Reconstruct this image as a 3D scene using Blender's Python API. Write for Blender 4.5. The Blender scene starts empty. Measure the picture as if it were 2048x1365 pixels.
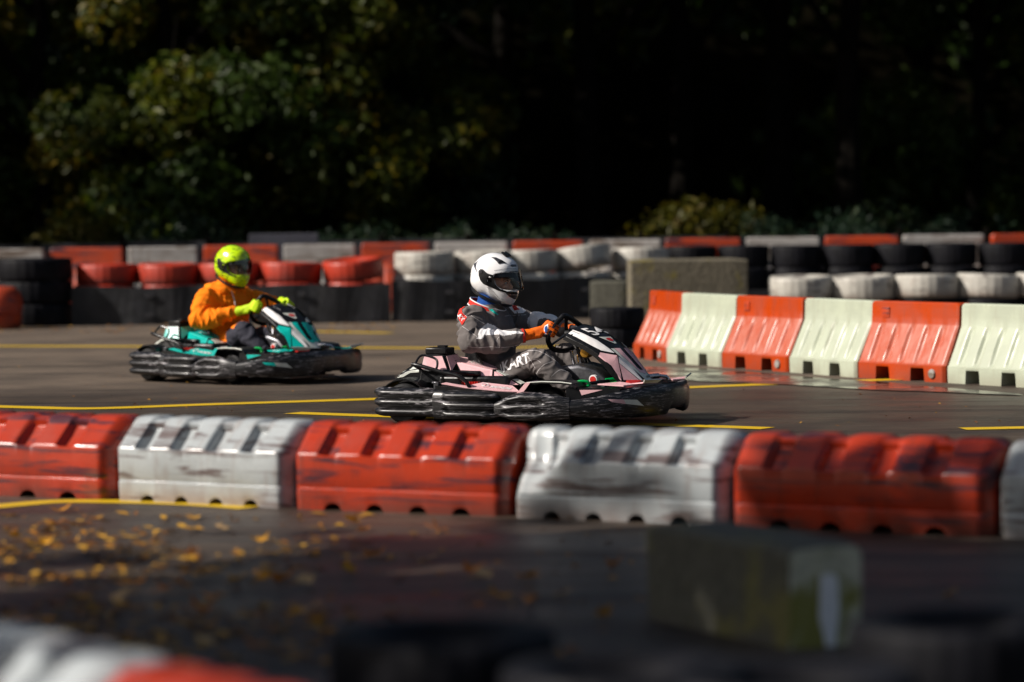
import bpy, bmesh, math, random
from math import sin, cos, pi, radians, atan, sqrt, floor
from mathutils import Vector, Matrix, noise, geometry
from mathutils.bvhtree import BVHTree

scene = bpy.context.scene
COL = scene.collection
rng = random.Random(7)

# ------------------------------------------------------------------ camera
FPX, CAMH = 6500.0, 1.47
PITCH, ROLL = atan((682.5 - 400) / FPX), 0.0107
F_ = Vector((0, cos(PITCH), -sin(PITCH)))
R0_, U0_ = Vector((1, 0, 0)), Vector((0, sin(PITCH), cos(PITCH)))
R_ = R0_ * cos(ROLL) - U0_ * sin(ROLL)
U_ = R0_ * sin(ROLL) + U0_ * cos(ROLL)
CAM = Vector((0, 0, CAMH))
cd = bpy.data.cameras.new('camera')
cam = bpy.data.objects.new('camera', cd)
COL.objects.link(cam)
m = Matrix((R_, U_, -F_)).transposed().to_4x4()
m.translation = CAM
cam.matrix_world = m
cd.sensor_width = 36.0
cd.lens = FPX * 36 / 2048
cd.clip_start, cd.clip_end = 0.5, 600
cd.dof.use_dof = True
cd.dof.focus_distance = 21.4
cd.dof.aperture_fstop = cd.lens / 88.0
cd.dof.aperture_blades = 9
scene.camera = cam

def ray(px, py):
    return (F_ + R_ * ((px - 1024) / FPX) + U_ * ((682.5 - py) / FPX))

def at(px, py, z=0.0):
    """point of the horizontal plane z seen at photo pixel"""
    d = ray(px, py)
    return CAM + d * ((z - CAMH) / d.z)

# ------------------------------------------------------------------ world, sun
SUN_EL, SUN_AZ = radians(36), radians(-104)     # azimuth from +Y towards +X
world = bpy.data.worlds.new('World')
scene.world = world
world.use_nodes = True
nt = world.node_tree
bg = nt.nodes['Background']
sky = nt.nodes.new('ShaderNodeTexSky')
sky.sky_type = 'NISHITA'
sky.sun_disc = False
sky.sun_elevation = SUN_EL
sky.sun_rotation = SUN_AZ
sky.air_density, sky.dust_density, sky.ozone_density = 1.0, 2.5, 0.4
nt.links.new(sky.outputs[0], bg.inputs[0])
bg.inputs[1].default_value = 0.05
sl = bpy.data.lights.new('sun', 'SUN')
sl.energy = 5.0
sl.angle = radians(0.5)
sl.color = (1.0, 0.93, 0.85)
sun = bpy.data.objects.new('sun', sl)
COL.objects.link(sun)
SUNV = Vector((cos(SUN_EL) * sin(SUN_AZ), cos(SUN_EL) * cos(SUN_AZ), sin(SUN_EL)))
sun.rotation_euler = SUNV.to_track_quat('Z', 'Y').to_euler()
vs = scene.view_settings
vs.view_transform = 'Standard'
vs.look = 'None'
vs.exposure = 0.28
vs.gamma = 1.0
vs.use_curve_mapping = False

# ------------------------------------------------------------------ material helpers
def new_mat(name):
    mt = bpy.data.materials.new(name)
    mt.use_nodes = True
    return mt, mt.node_tree, mt.node_tree.nodes['Principled BSDF']

def N(t, kind, **kw):
    n = t.nodes.new(kind)
    for k, v in kw.items():
        if k in n.inputs.keys():
            n.inputs[k].default_value = v
        else:
            setattr(n, k, v)
    return n

def ramp(t, src, a, b, c0=0.0, c1=1.0):
    n = t.nodes.new('ShaderNodeMapRange')
    n.interpolation_type = 'SMOOTHSTEP'
    n.inputs['From Min'].default_value = a
    n.inputs['From Max'].default_value = b
    n.inputs['To Min'].default_value = c0
    n.inputs['To Max'].default_value = c1
    t.links.new(src, n.inputs['Value'])
    return n.outputs['Result']

def mix(t, fac, a, b):
    n = t.nodes.new('ShaderNodeMix')
    n.data_type = 'RGBA'
    if isinstance(fac, (int, float)):
        n.inputs[0].default_value = fac
    else:
        t.links.new(fac, n.inputs[0])
    for i, c in ((6, a), (7, b)):
        if isinstance(c, tuple):
            n.inputs[i].default_value = (*c[:3], 1)
        else:
            t.links.new(c, n.inputs[i])
    return n.outputs[2]

def coords(t, space='Object', scale=(1, 1, 1), rot=(0, 0, 0)):
    c = t.nodes.new('ShaderNodeTexCoord')
    mp = t.nodes.new('ShaderNodeMapping')
    mp.inputs['Scale'].default_value = scale
    mp.inputs['Rotation'].default_value = rot
    t.links.new(c.outputs[space], mp.inputs[0])
    return mp.outputs[0]

def noise_tex(t, vec, scale, detail=4, rough=0.55, dist=0.0):
    n = t.nodes.new('ShaderNodeTexNoise')
    n.inputs['Scale'].default_value = scale
    n.inputs['Detail'].default_value = detail
    n.inputs['Roughness'].default_value = rough
    n.inputs['Distortion'].default_value = dist
    t.links.new(vec, n.inputs['Vector'])
    return n.outputs['Fac']

def bump(t, bs, h, strength=0.3, dist=0.01):
    b = t.nodes.new('ShaderNodeBump')
    b.inputs['Strength'].default_value = strength
    b.inputs['Distance'].default_value = dist
    t.links.new(h, b.inputs['Height'])
    t.links.new(b.outputs[0], bs.inputs['Normal'])

def geo_pos(t, scale=(1, 1, 1)):
    g = t.nodes.new('ShaderNodeNewGeometry')
    mp = t.nodes.new('ShaderNodeMapping')
    mp.inputs['Scale'].default_value = scale
    t.links.new(g.outputs['Position'], mp.inputs[0])
    return mp.outputs[0], g

def mat_plain(name, col, rough=0.5, metal=0.0, spec=0.5, var=0.12, nscale=14, bmp=0.12, coat=0.0):
    """plain material with slight mottling and bump"""
    mt, t, bs = new_mat(name)
    v = coords(t)
    n = noise_tex(t, v, nscale, 5)
    dark = tuple(c * (1 - var) for c in col)
    lite = tuple(min(1, c * (1 + var)) for c in col)
    t.links.new(mix(t, ramp(t, n, 0.3, 0.7), dark, lite), bs.inputs['Base Color'])
    t.links.new(ramp(t, noise_tex(t, v, nscale * 2.3, 3), 0.3, 0.7, max(0.02, rough - 0.08), min(1, rough + 0.08)), bs.inputs['Roughness'])
    bs.inputs['Metallic'].default_value = metal
    bs.inputs['Specular IOR Level'].default_value = spec
    bs.inputs['Coat Weight'].default_value = coat
    bs.inputs['Coat Roughness'].default_value = 0.08
    if bmp:
        bump(t, bs, noise_tex(t, v, nscale * 5, 3), bmp, 0.003)
    return mt

def mat_barrier(name, col, dirt, scuff=(0.02, 0.018, 0.03), rough=0.27, amount=0.56, faded=None, rib_sheen_fade=None):
    """moulded plastic: dirt streaks, tyre rub marks along the length, wet gloss"""
    mt, t, bs = new_mat(name)
    v = coords(t, 'Object', (1, 1, 1))
    oi = t.nodes.new('ShaderNodeObjectInfo')
    add = t.nodes.new('ShaderNodeVectorMath'); add.operation = 'ADD'
    sc = t.nodes.new('ShaderNodeVectorMath'); sc.operation = 'SCALE'
    comb = t.nodes.new('ShaderNodeCombineXYZ')
    for i in range(3):
        t.links.new(oi.outputs['Random'], comb.inputs[i])
    t.links.new(comb.outputs[0], sc.inputs[0]); sc.inputs['Scale'].default_value = 37.0
    t.links.new(v, add.inputs[0]); t.links.new(sc.outputs[0], add.inputs[1])
    st = t.nodes.new('ShaderNodeMapping'); st.inputs['Scale'].default_value = (1.1, 4, 13)
    t.links.new(add.outputs[0], st.inputs[0])
    n1 = noise_tex(t, st.outputs[0], 1.6, 6, 0.62, 0.6)
    n2 = noise_tex(t, add.outputs[0], 4.0, 5)
    st2 = t.nodes.new('ShaderNodeMapping'); st2.inputs['Scale'].default_value = (9, 2, 2)
    t.links.new(add.outputs[0], st2.inputs[0])
    n3 = noise_tex(t, st2.outputs[0], 2.0, 4)
    base = mix(t, ramp(t, n2, 0.35, 0.65), col, faded or tuple(c * 0.82 for c in col))
    base = mix(t, ramp(t, n3, 0.50, 0.72, 0, 0.45), base, dirt)
    if rib_sheen_fade:  # pale ribs: sheen painted into the colour together with faded plastic
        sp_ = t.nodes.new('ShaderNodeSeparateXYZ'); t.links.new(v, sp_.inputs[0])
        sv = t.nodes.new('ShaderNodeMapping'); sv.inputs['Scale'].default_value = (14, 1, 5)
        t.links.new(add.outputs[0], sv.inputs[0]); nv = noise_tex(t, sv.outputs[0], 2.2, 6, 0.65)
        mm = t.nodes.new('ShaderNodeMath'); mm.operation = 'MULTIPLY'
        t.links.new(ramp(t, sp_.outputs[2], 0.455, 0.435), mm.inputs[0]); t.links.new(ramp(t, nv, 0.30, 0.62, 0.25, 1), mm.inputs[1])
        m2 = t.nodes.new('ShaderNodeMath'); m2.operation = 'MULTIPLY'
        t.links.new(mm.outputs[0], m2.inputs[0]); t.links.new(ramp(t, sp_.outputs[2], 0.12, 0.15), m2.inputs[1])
        base = mix(t, m2.outputs[0], base, rib_sheen_fade)
    base = mix(t, ramp(t, n1, amount, amount + 0.10, 0, 0.85), base, scuff)
    # grime that splashed up from the ground
    sep = t.nodes.new('ShaderNodeSeparateXYZ'); t.links.new(v, sep.inputs[0])
    gr = t.nodes.new('ShaderNodeMath'); gr.operation = 'MULTIPLY'
    t.links.new(ramp(t, sep.outputs[2], 0.0, 0.12, 1, 0), gr.inputs[0])
    t.links.new(ramp(t, n2, 0.3, 0.6, 0.2, 0.9), gr.inputs[1])
    base = mix(t, gr.outputs[0], base, dirt)
    t.links.new(base, bs.inputs['Base Color'])
    t.links.new(ramp(t, n2, 0.3, 0.7, rough - 0.1, rough + 0.2), bs.inputs['Roughness'])
    bs.inputs['Subsurface Weight'].default_value = 0.0
    bump(t, bs, n1, 0.25, 0.006)
    return mt

def mat_scuffed(name, col, light=(0.32, 0.30, 0.32), rough=0.3):
    """black bodywork plastic rubbed pale in streaks along the kart"""
    mt, t, bs = new_mat(name)
    v = coords(t, 'Object', (4.0, 4.0, 34))
    v2 = coords(t, 'Object', (6, 6, 60), (0, 0.25, 0))
    n1 = noise_tex(t, v, 3.0, 8, 0.68, 0.8)
    n2 = noise_tex(t, v2, 3.0, 6, 0.7, 0.4)
    v3 = coords(t, 'Object', (1, 1, 1))
    n3 = noise_tex(t, v3, 5, 4)
    mul = t.nodes.new('ShaderNodeMath'); mul.operation = 'MULTIPLY'
    t.links.new(ramp(t, n1, 0.51, 0.67), mul.inputs[0])
    t.links.new(ramp(t, n3, 0.38, 0.60, 0.15, 1), mul.inputs[1])
    mx = t.nodes.new('ShaderNodeMath'); mx.operation = 'MAXIMUM'
    t.links.new(mul.outputs[0], mx.inputs[0])
    t.links.new(ramp(t, n2, 0.62, 0.72, 0, 0.7), mx.inputs[1])
    t.links.new(mix(t, mx.outputs[0], col, light), bs.inputs['Base Color'])
    t.links.new(ramp(t, n1, 0.35, 0.7, rough - 0.04, rough + 0.2), bs.inputs['Roughness'])
    bs.inputs['Specular IOR Level'].default_value = 0.5
    bump(t, bs, n3, 0.15, 0.004)
    return mt

# ------------------------------------------------------------------ mesh helpers
class MB:
    def __init__(s):
        s.v, s.f, s.mi = [], [], []
    def add(s, vs, fs, mi=0):
        o = len(s.v)
        s.v += [Vector(p) for p in vs]
        s.f += [[i + o for i in f] for f in fs]
        s.mi += [mi] * len(fs)
        return s
    def box(s, c, d, mi=0, rot=None):
        hx, hy, hz = d[0] / 2, d[1] / 2, d[2] / 2
        vs = [Vector((x, y, z)) for x in (-hx, hx) for y in (-hy, hy) for z in (-hz, hz)]
        if rot is not None:
            vs = [rot @ p for p in vs]
        vs = [p + Vector(c) for p in vs]
        return s.add(vs, [(0, 1, 3, 2), (4, 6, 7, 5), (0, 4, 5, 1), (2, 3, 7, 6), (0, 2, 6, 4), (1, 5, 7, 3)], mi)
    def loft(s, rings, mi=0, cap=True, closed=False):
        """rings: equal length closed loops"""
        n = len(rings[0]); vs = [p for r in rings for p in r]; fs = []
        k = len(rings)
        for i in range(k if closed else k - 1):
            a, b = i * n, ((i + 1) % k) * n
            for j in range(n):
                fs.append((a + j, a + (j + 1) % n, b + (j + 1) % n, b + j))
        if cap and not closed:
            fs.append(tuple(reversed(range(n))))
            fs.append(tuple(range((k - 1) * n, k * n)))
        return s.add(vs, fs, mi)
    def tube(s, pts, r, seg=10, mi=0, closed=False, flat=1.0):
        pts = [Vector(p) for p in pts]
        n = len(pts); rings = []
        up = Vector((0, 0, 1))
        prev = None
        for i, p in enumerate(pts):
            a = pts[(i - 1) % n] if (closed or i > 0) else p
            b = pts[(i + 1) % n] if (closed or i < n - 1) else p
            t = (b - a).normalized()
            if prev is None:
                x = t.cross(up)
                if x.length < 0.05: x = t.cross(Vector((0, 1, 0)))
            else:
                x = prev - t * prev.dot(t)
            x.normalize(); prev = x
            y = t.cross(x)
            rr = r[i] if isinstance(r, (list, tuple)) else r
            rings.append([p + (x * cos(2 * pi * k / seg) + y * sin(2 * pi * k / seg) * flat) * rr for k in range(seg)])
        return s.loft(rings, mi, True, closed)
    def lathe(s, prof, c=(0, 0, 0), axis='y', seg=32, mi=0, closed=False):
        """prof: (radius, along) pairs"""
        c = Vector(c); rings = []
        for (r, a) in prof:
            ring = []
            for k in range(seg):
                u, w = r * cos(2 * pi * k / seg), r * sin(2 * pi * k / seg)
                ring.append(c + (Vector((u, a, w)) if axis == 'y' else Vector((u, w, a)) if axis == 'z' else Vector((a, u, w))))
            rings.append(ring)
        return s.loft(rings, mi, True, closed)
    def plate(s, pts, th=0.006, mi=0):
        """polygon thickened along its own normal"""
        pts = [Vector(p) for p in pts]
        nrm = geometry.normal(pts) if len(pts) < 5 else sum(((pts[i].cross(pts[(i + 1) % len(pts)])) for i in range(len(pts))), Vector()).normalized()
        lo = [p - nrm * th for p in pts]
        k = len(pts)
        fs = [tuple(range(k)), tuple(reversed(range(k, 2 * k)))]
        fs += [(i, i + k, (i + 1) % k + k, (i + 1) % k) for i in range(k)]
        return s.add(pts + lo, fs, mi)
    def build(s, name, mats, parent=None, smooth=True, bevel=0.0, subsurf=0, weld=True):
        me = bpy.data.meshes.new(name)
        me.from_pydata([tuple(p) for p in s.v], [], s.f)
        if not isinstance(mats, (list, tuple)): mats = [mats]
        for q in mats: me.materials.append(q)
        me.polygons.foreach_set('material_index', s.mi)
        bm = bmesh.new(); bm.from_mesh(me)
        if weld: bmesh.ops.remove_doubles(bm, verts=bm.verts, dist=1e-5)
        bmesh.ops.recalc_face_normals(bm, faces=bm.faces)
        bm.to_mesh(me); bm.free()
        if smooth:
            me.polygons.foreach_set('use_smooth', [True] * len(me.polygons))
            me.set_sharp_from_angle(angle=radians(38))
        o = bpy.data.objects.new(name, me)
        COL.objects.link(o)
        if bevel:
            b = o.modifiers.new('bevel', 'BEVEL'); b.width = bevel; b.segments = 2; b.limit_method = 'ANGLE'; b.angle_limit = radians(35)
        if subsurf:
            q = o.modifiers.new('sub', 'SUBSURF'); q.levels = q.render_levels = subsurf
        if parent: o.parent = parent
        return o

def tag(o, label=None, cat=None, group=None, kind=None):
    if label: o['label'] = label
    if cat: o['category'] = cat
    if group: o['group'] = group
    if kind: o['kind'] = kind
    return o

def empty(name, loc, rz=0.0):
    o = bpy.data.objects.new(name, None)
    o.empty_display_size = 0.2
    COL.objects.link(o)
    o.location = loc; o.rotation_euler = (0, 0, rz)
    return o

def copy_tree(o, parent=None):
    c = o.copy(); COL.objects.link(c)
    if parent: c.parent = parent
    for ch in [q for q in bpy.data.objects if q.parent == o]:
        copy_tree(ch, c)
    return c

def lerp(a, b, t): return a + (b - a) * t

def interp(tab, x):
    """piecewise linear table [(x, y..)]"""
    if x <= tab[0][0]: return tab[0][1:]
    for a, b in zip(tab, tab[1:]):
        if x <= b[0]:
            t = (x - a[0]) / (b[0] - a[0])
            return tuple(lerp(p, q, t) for p, q in zip(a[1:], b[1:]))
    return tab[-1][1:]

def smooth_path(pts, n=6, closed=False):
    """Catmull-Rom"""
    pts = [Vector(p) for p in pts]; k = len(pts); out = []
    for i in range(k if closed else k - 1):
        p0 = pts[(i - 1) % k] if (closed or i > 0) else pts[i]
        p1, p2 = pts[i], pts[(i + 1) % k]
        p3 = pts[(i + 2) % k] if (closed or i + 2 < k) else p2
        for j in range(n):
            t = j / n
            out.append(0.5 * ((2 * p1) + (p2 - p0) * t + (2 * p0 - 5 * p1 + 4 * p2 - p3) * t * t + (3 * p1 - p0 - 3 * p2 + p3) * t ** 3))
    if not closed: out.append(pts[-1])
    return out

def real_mesh(o):
    """bake an object's modifiers into plain mesh data"""
    dg = bpy.context.evaluated_depsgraph_get()
    dg.update()
    me = bpy.data.meshes.new_from_object(o.evaluated_get(dg))
    old = o.data
    o.modifiers.clear()
    o.data = me
    me.name = o.name
    return o

def bvh_of(objs):
    vs, fs = [], []
    for o in objs:
        k = len(vs)
        vs += [o.matrix_basis @ q.co for q in o.data.vertices]
        fs += [[i + k for i in p.vertices] for p in o.data.polygons]
    return BVHTree.FromPolygons(vs, fs)
# ------------------------------------------------------------------ materials
M = {}
M['black'] = mat_plain('black_plastic', (0.006, 0.006, 0.007), 0.34, spec=0.32)
M['rubber'] = mat_plain('tyre_rubber', (0.012, 0.012, 0.013), 0.55)
M['scuff'] = mat_scuffed('scuffed_black_plastic', (0.005, 0.005, 0.006), rough=0.33)
M['pink'] = mat_plain('pink_plastic', (0.74, 0.44, 0.46), 0.28, var=0.06, bmp=0.03)
M['teal'] = mat_plain('teal_plastic', (0.0, 0.42, 0.36), 0.28, var=0.08, bmp=0.03)
M['white'] = mat_plain('white_plastic', (0.80, 0.78, 0.77), 0.25, var=0.03, bmp=0.02)
M['cream'] = mat_plain('cream_plastic', (0.62, 0.64, 0.58), 0.3, var=0.05, bmp=0.02)
M['steel'] = mat_plain('brushed_steel', (0.55, 0.54, 0.55), 0.28, metal=1.0)
M['darksteel'] = mat_plain('dark_steel', (0.10, 0.10, 0.11), 0.35, metal=0.8)
M['red'] = mat_plain('red_plastic', (0.55, 0.02, 0.015), 0.35)
M['green'] = mat_plain('green_plastic', (0.0, 0.32, 0.07), 0.3)
M['brass'] = mat_plain('brass', (0.55, 0.28, 0.04), 0.35, metal=0.7)
M['skin'] = mat_plain('skin', (0.72, 0.40, 0.29), 0.5, var=0.1, bmp=0.05)
M['eye'] = mat_plain('eye', (0.5, 0.48, 0.46), 0.2, var=0.02, bmp=0)
M['iris'] = mat_plain('iris', (0.02, 0.012, 0.01), 0.15, bmp=0)
M['hel_white'] = mat_plain('helmet_white', (0.82, 0.82, 0.83), 0.18, var=0.02, bmp=0.0, coat=0.6)

def mat_cloth(name, col, rough=0.85, weave=260, var=0.15):
    mt, t, bs = new_mat(name)
    v = coords(t)
    n = noise_tex(t, v, 9, 5)
    t.links.new(mix(t, ramp(t, n, 0.3, 0.7), tuple(c * (1 - var) for c in col), tuple(min(1, c * (1 + var)) for c in col)), bs.inputs['Base Color'])
    bs.inputs['Roughness'].default_value = rough
    bs.inputs['Specular IOR Level'].default_value = 0.25
    b1 = noise_tex(t, coords(t, 'Object', (1, 1, 1)), 30, 6, 0.6, 1.2)
    bump(t, bs, b1, 0.35, 0.006)
    return mt
M['suit'] = mat_cloth('grey_overall_cloth', (0.135, 0.120, 0.116))
M['suit_white'] = mat_cloth('white_overall_cloth', (0.78, 0.77, 0.78), var=0.04)
M['suit_red'] = mat_cloth('red_trim_cloth', (0.55, 0.03, 0.02), var=0.06)
M['thread'] = mat_cloth('pale_thread', (0.55, 0.52, 0.52))
M['navy'] = mat_cloth('blue_neck_cloth', (0.01, 0.06, 0.25))
M['glove_orange'] = mat_cloth('orange_glove_cloth', (0.85, 0.13, 0.003), rough=0.6, var=0.35)
M['glove_black'] = mat_cloth('black_glove_cloth', (0.012, 0.012, 0.018), rough=0.6)
M['hoodie'] = mat_cloth('orange_hoodie_cloth', (0.90, 0.21, 0.001), var=0.08)
M['glove_lime'] = mat_cloth('lime_glove_cloth', (0.50, 0.72, 0.01), rough=0.6, var=0.15)
M['trouser'] = mat_cloth('dark_trouser_cloth', (0.028, 0.028, 0.040))

def mat_lime():
    mt, t, bs = new_mat('lime_patterned_helmet')
    v = coords(t, 'Object', (6, 6, 26))
    n = noise_tex(t, v, 3.0, 4, 0.6, 0.8)
    t.links.new(mix(t, ramp(t, n, 0.52, 0.62), (0.52, 0.78, 0.0), (0.10, 0.20, 0.01)), bs.inputs['Base Color'])
    bs.inputs['Roughness'].default_value = 0.2
    bs.inputs['Coat Weight'].default_value = 0.5
    return mt
M['lime'] = mat_lime()

def mat_visor():
    mt, t, bs = new_mat('clear_visor')
    out = t.nodes['Material Output']
    tr = N(t, 'ShaderNodeBsdfTransparent'); tr.inputs[0].default_value = (0.86, 0.86, 0.84, 1)
    gl = N(t, 'ShaderNodeBsdfGlossy'); gl.inputs['Roughness'].default_value = 0.04
    fr = N(t, 'ShaderNodeFresnel'); fr.inputs[0].default_value = 1.5
    mx = N(t, 'ShaderNodeMixShader')
    t.links.new(fr.outputs[0], mx.inputs[0]); t.links.new(tr.outputs[0], mx.inputs[1]); t.links.new(gl.outputs[0], mx.inputs[2])
    t.links.new(mx.outputs[0], out.inputs[0])
    return mt
M['visor'] = mat_visor()
M['visor_dark'] = mat_plain('dark_mirror_visor', (0.01, 0.012, 0.03), 0.08, bmp=0)

# barriers
M['bar_red'] = mat_barrier('red_barrier_plastic', (0.40, 0.032, 0.008), (0.13, 0.026, 0.015), amount=0.51)
M['bar_white'] = mat_barrier('white_barrier_plastic', (0.41, 0.44, 0.45), (0.24, 0.19, 0.17), scuff=(0.085, 0.05, 0.045), amount=0.515)
M['jer_orange'] = mat_barrier('orange_barrier_plastic', (0.42, 0.042, 0.001), (0.26, 0.04, 0.015), rough=0.34, amount=0.72, rib_sheen_fade=(0.44, 0.13, 0.085))
M['jer_white'] = mat_barrier('cream_barrier_plastic', (0.44, 0.48, 0.37), (0.32, 0.32, 0.24), scuff=(0.3, 0.28, 0.2), rough=0.34, amount=0.68)
M['far_orange'] = mat_barrier('weathered_orange_plastic', (0.42, 0.040, 0.004), (0.20, 0.05, 0.02), rough=0.5, amount=0.52)
M['far_white'] = mat_barrier('weathered_white_plastic', (0.36, 0.34, 0.32), (0.18, 0.14, 0.11), scuff=(0.10, 0.065, 0.04), rough=0.5, amount=0.50)
M['tyre_red'] = mat_barrier('red_painted_rubber', (0.40, 0.026, 0.006), (0.10, 0.02, 0.015), rough=0.5, amount=0.64)
M['tyre_white'] = mat_barrier('white_painted_rubber', (0.46, 0.44, 0.39), (0.20, 0.15, 0.12), scuff=(0.05, 0.035, 0.035), rough=0.5, amount=0.55)
M['tyre_black'] = mat_plain('black_tyre_rubber', (0.006, 0.006, 0.008), 0.6, spec=0.12, nscale=7, var=0.4)
M['belt'] = mat_plain('black_conveyor_belt', (0.010, 0.010, 0.012), 0.5, nscale=5, var=0.5)

def mat_concrete(name, base, moss, amt):
    mt, t, bs = new_mat(name)
    v = coords(t)
    n = noise_tex(t, v, 3.2, 7, 0.65, 0.4); n2 = noise_tex(t, v, 22, 5)
    c = mix(t, ramp(t, n2, 0.3, 0.7), tuple(q * 0.7 for q in base), base)
    c = mix(t, ramp(t, n, amt, amt + 0.12), c, moss)
    t.links.new(c, bs.inputs['Base Color'])
    bs.inputs['Roughness'].default_value = 0.85
    bump(t, bs, n2, 0.6, 0.02)
    return mt
M['conc'] = mat_concrete('mossy_concrete', (0.15, 0.13, 0.09), (0.16, 0.13, 0.03), 0.55)
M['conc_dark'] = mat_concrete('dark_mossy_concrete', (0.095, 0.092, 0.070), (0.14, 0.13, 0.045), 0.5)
M['conc_pale'] = mat_concrete('pale_mossy_concrete', (0.62, 0.58, 0.42), (0.24, 0.22, 0.05), 0.50)

def mat_asphalt():
    mt, t, bs = new_mat('asphalt')
    v, g = geo_pos(t)
    sep = t.nodes.new('ShaderNodeSeparateXYZ'); t.links.new(v, sep.inputs[0])
    fine = noise_tex(t, v, 90, 4, 0.7)
    mid = noise_tex(t, v, 1.3, 6, 0.6)
    vs_, _ = geo_pos(t, (0.35, 1.6, 1)); str_ = noise_tex(t, vs_, 1.1, 6, 0.6, 0.3)
    # dry lane behind the inner lane, wet in front
    add = t.nodes.new('ShaderNodeMath'); add.operation = 'ADD'
    sub = t.nodes.new('ShaderNodeMath'); sub.operation = 'MULTIPLY_ADD'
    t.links.new(str_, sub.inputs[0]); sub.inputs[1].default_value = 3.0; sub.inputs[2].default_value = -1.5
    t.links.new(sep.outputs[1], add.inputs[0]); t.links.new(sub.outputs[0], add.inputs[1])
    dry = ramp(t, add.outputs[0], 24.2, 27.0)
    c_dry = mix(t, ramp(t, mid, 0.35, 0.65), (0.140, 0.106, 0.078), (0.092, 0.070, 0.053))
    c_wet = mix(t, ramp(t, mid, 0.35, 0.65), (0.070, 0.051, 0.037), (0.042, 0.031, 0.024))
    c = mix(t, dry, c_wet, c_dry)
    c = mix(t, ramp(t, fine, 0.55, 0.75, 0, 0.35), c, (0.22, 0.19, 0.16))
    c = mix(t, ramp(t, str_, 0.56, 0.72, 0, 0.55), c, (0.025, 0.020, 0.018))
    sk_, _ = geo_pos(t, (0.10, 2.2, 1)); sk = noise_tex(t, sk_, 1.6, 5, 0.65, 0.5)
    c = mix(t, ramp(t, sk, 0.53, 0.62, 0, 0.65), c, (0.018, 0.014, 0.012))
    t.links.new(c, bs.inputs['Base Color'])
    r = t.nodes.new('ShaderNodeMath'); r.operation = 'MULTIPLY_ADD'
    t.links.new(dry, r.inputs[0]); r.inputs[1].default_value = 0.35
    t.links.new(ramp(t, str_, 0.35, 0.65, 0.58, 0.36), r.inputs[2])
    t.links.new(r.outputs[0], bs.inputs['Roughness'])
    bs.inputs['Specular IOR Level'].default_value = 0.3
    bump(t, bs, fine, 0.7, 0.008)
    return mt
M['asphalt'] = mat_asphalt()

def mat_line():
    mt, t, bs = new_mat('yellow_road_paint')
    v, g = geo_pos(t)
    n = noise_tex(t, v, 14, 6, 0.7)
    t.links.new(mix(t, ramp(t, n, 0.60, 0.74), (0.62, 0.40, 0.005), (0.10, 0.075, 0.03)), bs.inputs['Base Color'])
    bs.inputs['Roughness'].default_value = 0.5
    return mt
M['line'] = mat_line()

def mat_water():
    mt, t, bs = new_mat('standing_water')
    bs.inputs['Base Color'].default_value = (0.03, 0.024, 0.02, 1)
    v, g = geo_pos(t)
    n = noise_tex(t, v, 2.2, 5)
    t.links.new(ramp(t, n, 0.38, 0.62, 0.10, 0.42), bs.inputs['Roughness'])
    bs.inputs['Specular IOR Level'].default_value = 0.6
    bump(t, bs, noise_tex(t, v, 14, 4), 0.25, 0.01)
    return mt
M['water'] = mat_water()

def mat_leaf(name, cols, trans=0.35):
    mt, t, bs = new_mat(name)
    out = t.nodes['Material Output']
    v, g = geo_pos(t)
    n = noise_tex(t, v, 0.9, 3)
    oi = t.nodes.new('ShaderNodeAttribute'); oi.attribute_name = 'tone'
    cr = t.nodes.new('ShaderNodeValToRGB')
    e = cr.color_ramp.elements
    e[0].position = 0.0; e[0].color = (*cols[0], 1)
    e[1].position = 1.0; e[1].color = (*cols[-1], 1)
    for i, c in enumerate(cols[1:-1]):
        q = e.new((i + 1) / (len(cols) - 1)); q.color = (*c, 1)
    ad = t.nodes.new('ShaderNodeMath'); ad.operation = 'MULTIPLY_ADD'; ad.use_clamp = True
    t.links.new(n, ad.inputs[0]); ad.inputs[1].default_value = 1.1
    t.links.new(oi.outputs['Fac'], ad.inputs[2])
    t.links.new(ad.outputs[0], cr.inputs[0])
    t.links.new(cr.outputs[0], bs.inputs['Base Color'])
    bs.inputs['Roughness'].default_value = 0.5
    bs.inputs['Specular IOR Level'].default_value = 0.25
    tl = N(t, 'ShaderNodeBsdfTranslucent'); t.links.new(cr.outputs[0], tl.inputs[0])
    mx = N(t, 'ShaderNodeMixShader'); mx.inputs[0].default_value = trans
    t.links.new(bs.outputs[0], mx.inputs[1]); t.links.new(tl.outputs[0], mx.inputs[2])
    t.links.new(mx.outputs[0], out.inputs[0])
    return mt
M['leaf_green'] = mat_leaf('green_leaves', [(0.006, 0.017, 0.003), (0.015, 0.037, 0.005), (0.034, 0.058, 0.006), (0.10, 0.11, 0.004)])
M['leaf_olive'] = mat_leaf('olive_leaves', [(0.008, 0.020, 0.003), (0.022, 0.038, 0.005), (0.050, 0.062, 0.005), (0.16, 0.11, 0.003)])
M['leaf_blue'] = mat_leaf('blue_green_leaves', [(0.004, 0.012, 0.007), (0.009, 0.024, 0.014), (0.016, 0.034, 0.018), (0.03, 0.045, 0.012)])
M['leaf_yellow'] = mat_leaf('yellowing_leaves', [(0.010, 0.016, 0.002), (0.026, 0.030, 0.003), (0.062, 0.060, 0.003), (0.10, 0.065, 0.005)])
M['leaf_fall'] = mat_leaf('fallen_leaf', [(0.52, 0.26, 0.01), (0.58, 0.28, 0.01), (0.45, 0.14, 0.01), (0.58, 0.38, 0.18)], 0.15)
M['leaf_litter'] = mat_leaf('brown_leaf_litter', [(0.08, 0.03, 0.01), (0.18, 0.065, 0.012), (0.32, 0.14, 0.015), (0.48, 0.26, 0.03)], 0.1)
M['bark'] = mat_plain('bark', (0.006, 0.005, 0.004), 0.9, spec=0.05, nscale=9, var=0.5, bmp=0.8)
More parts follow.
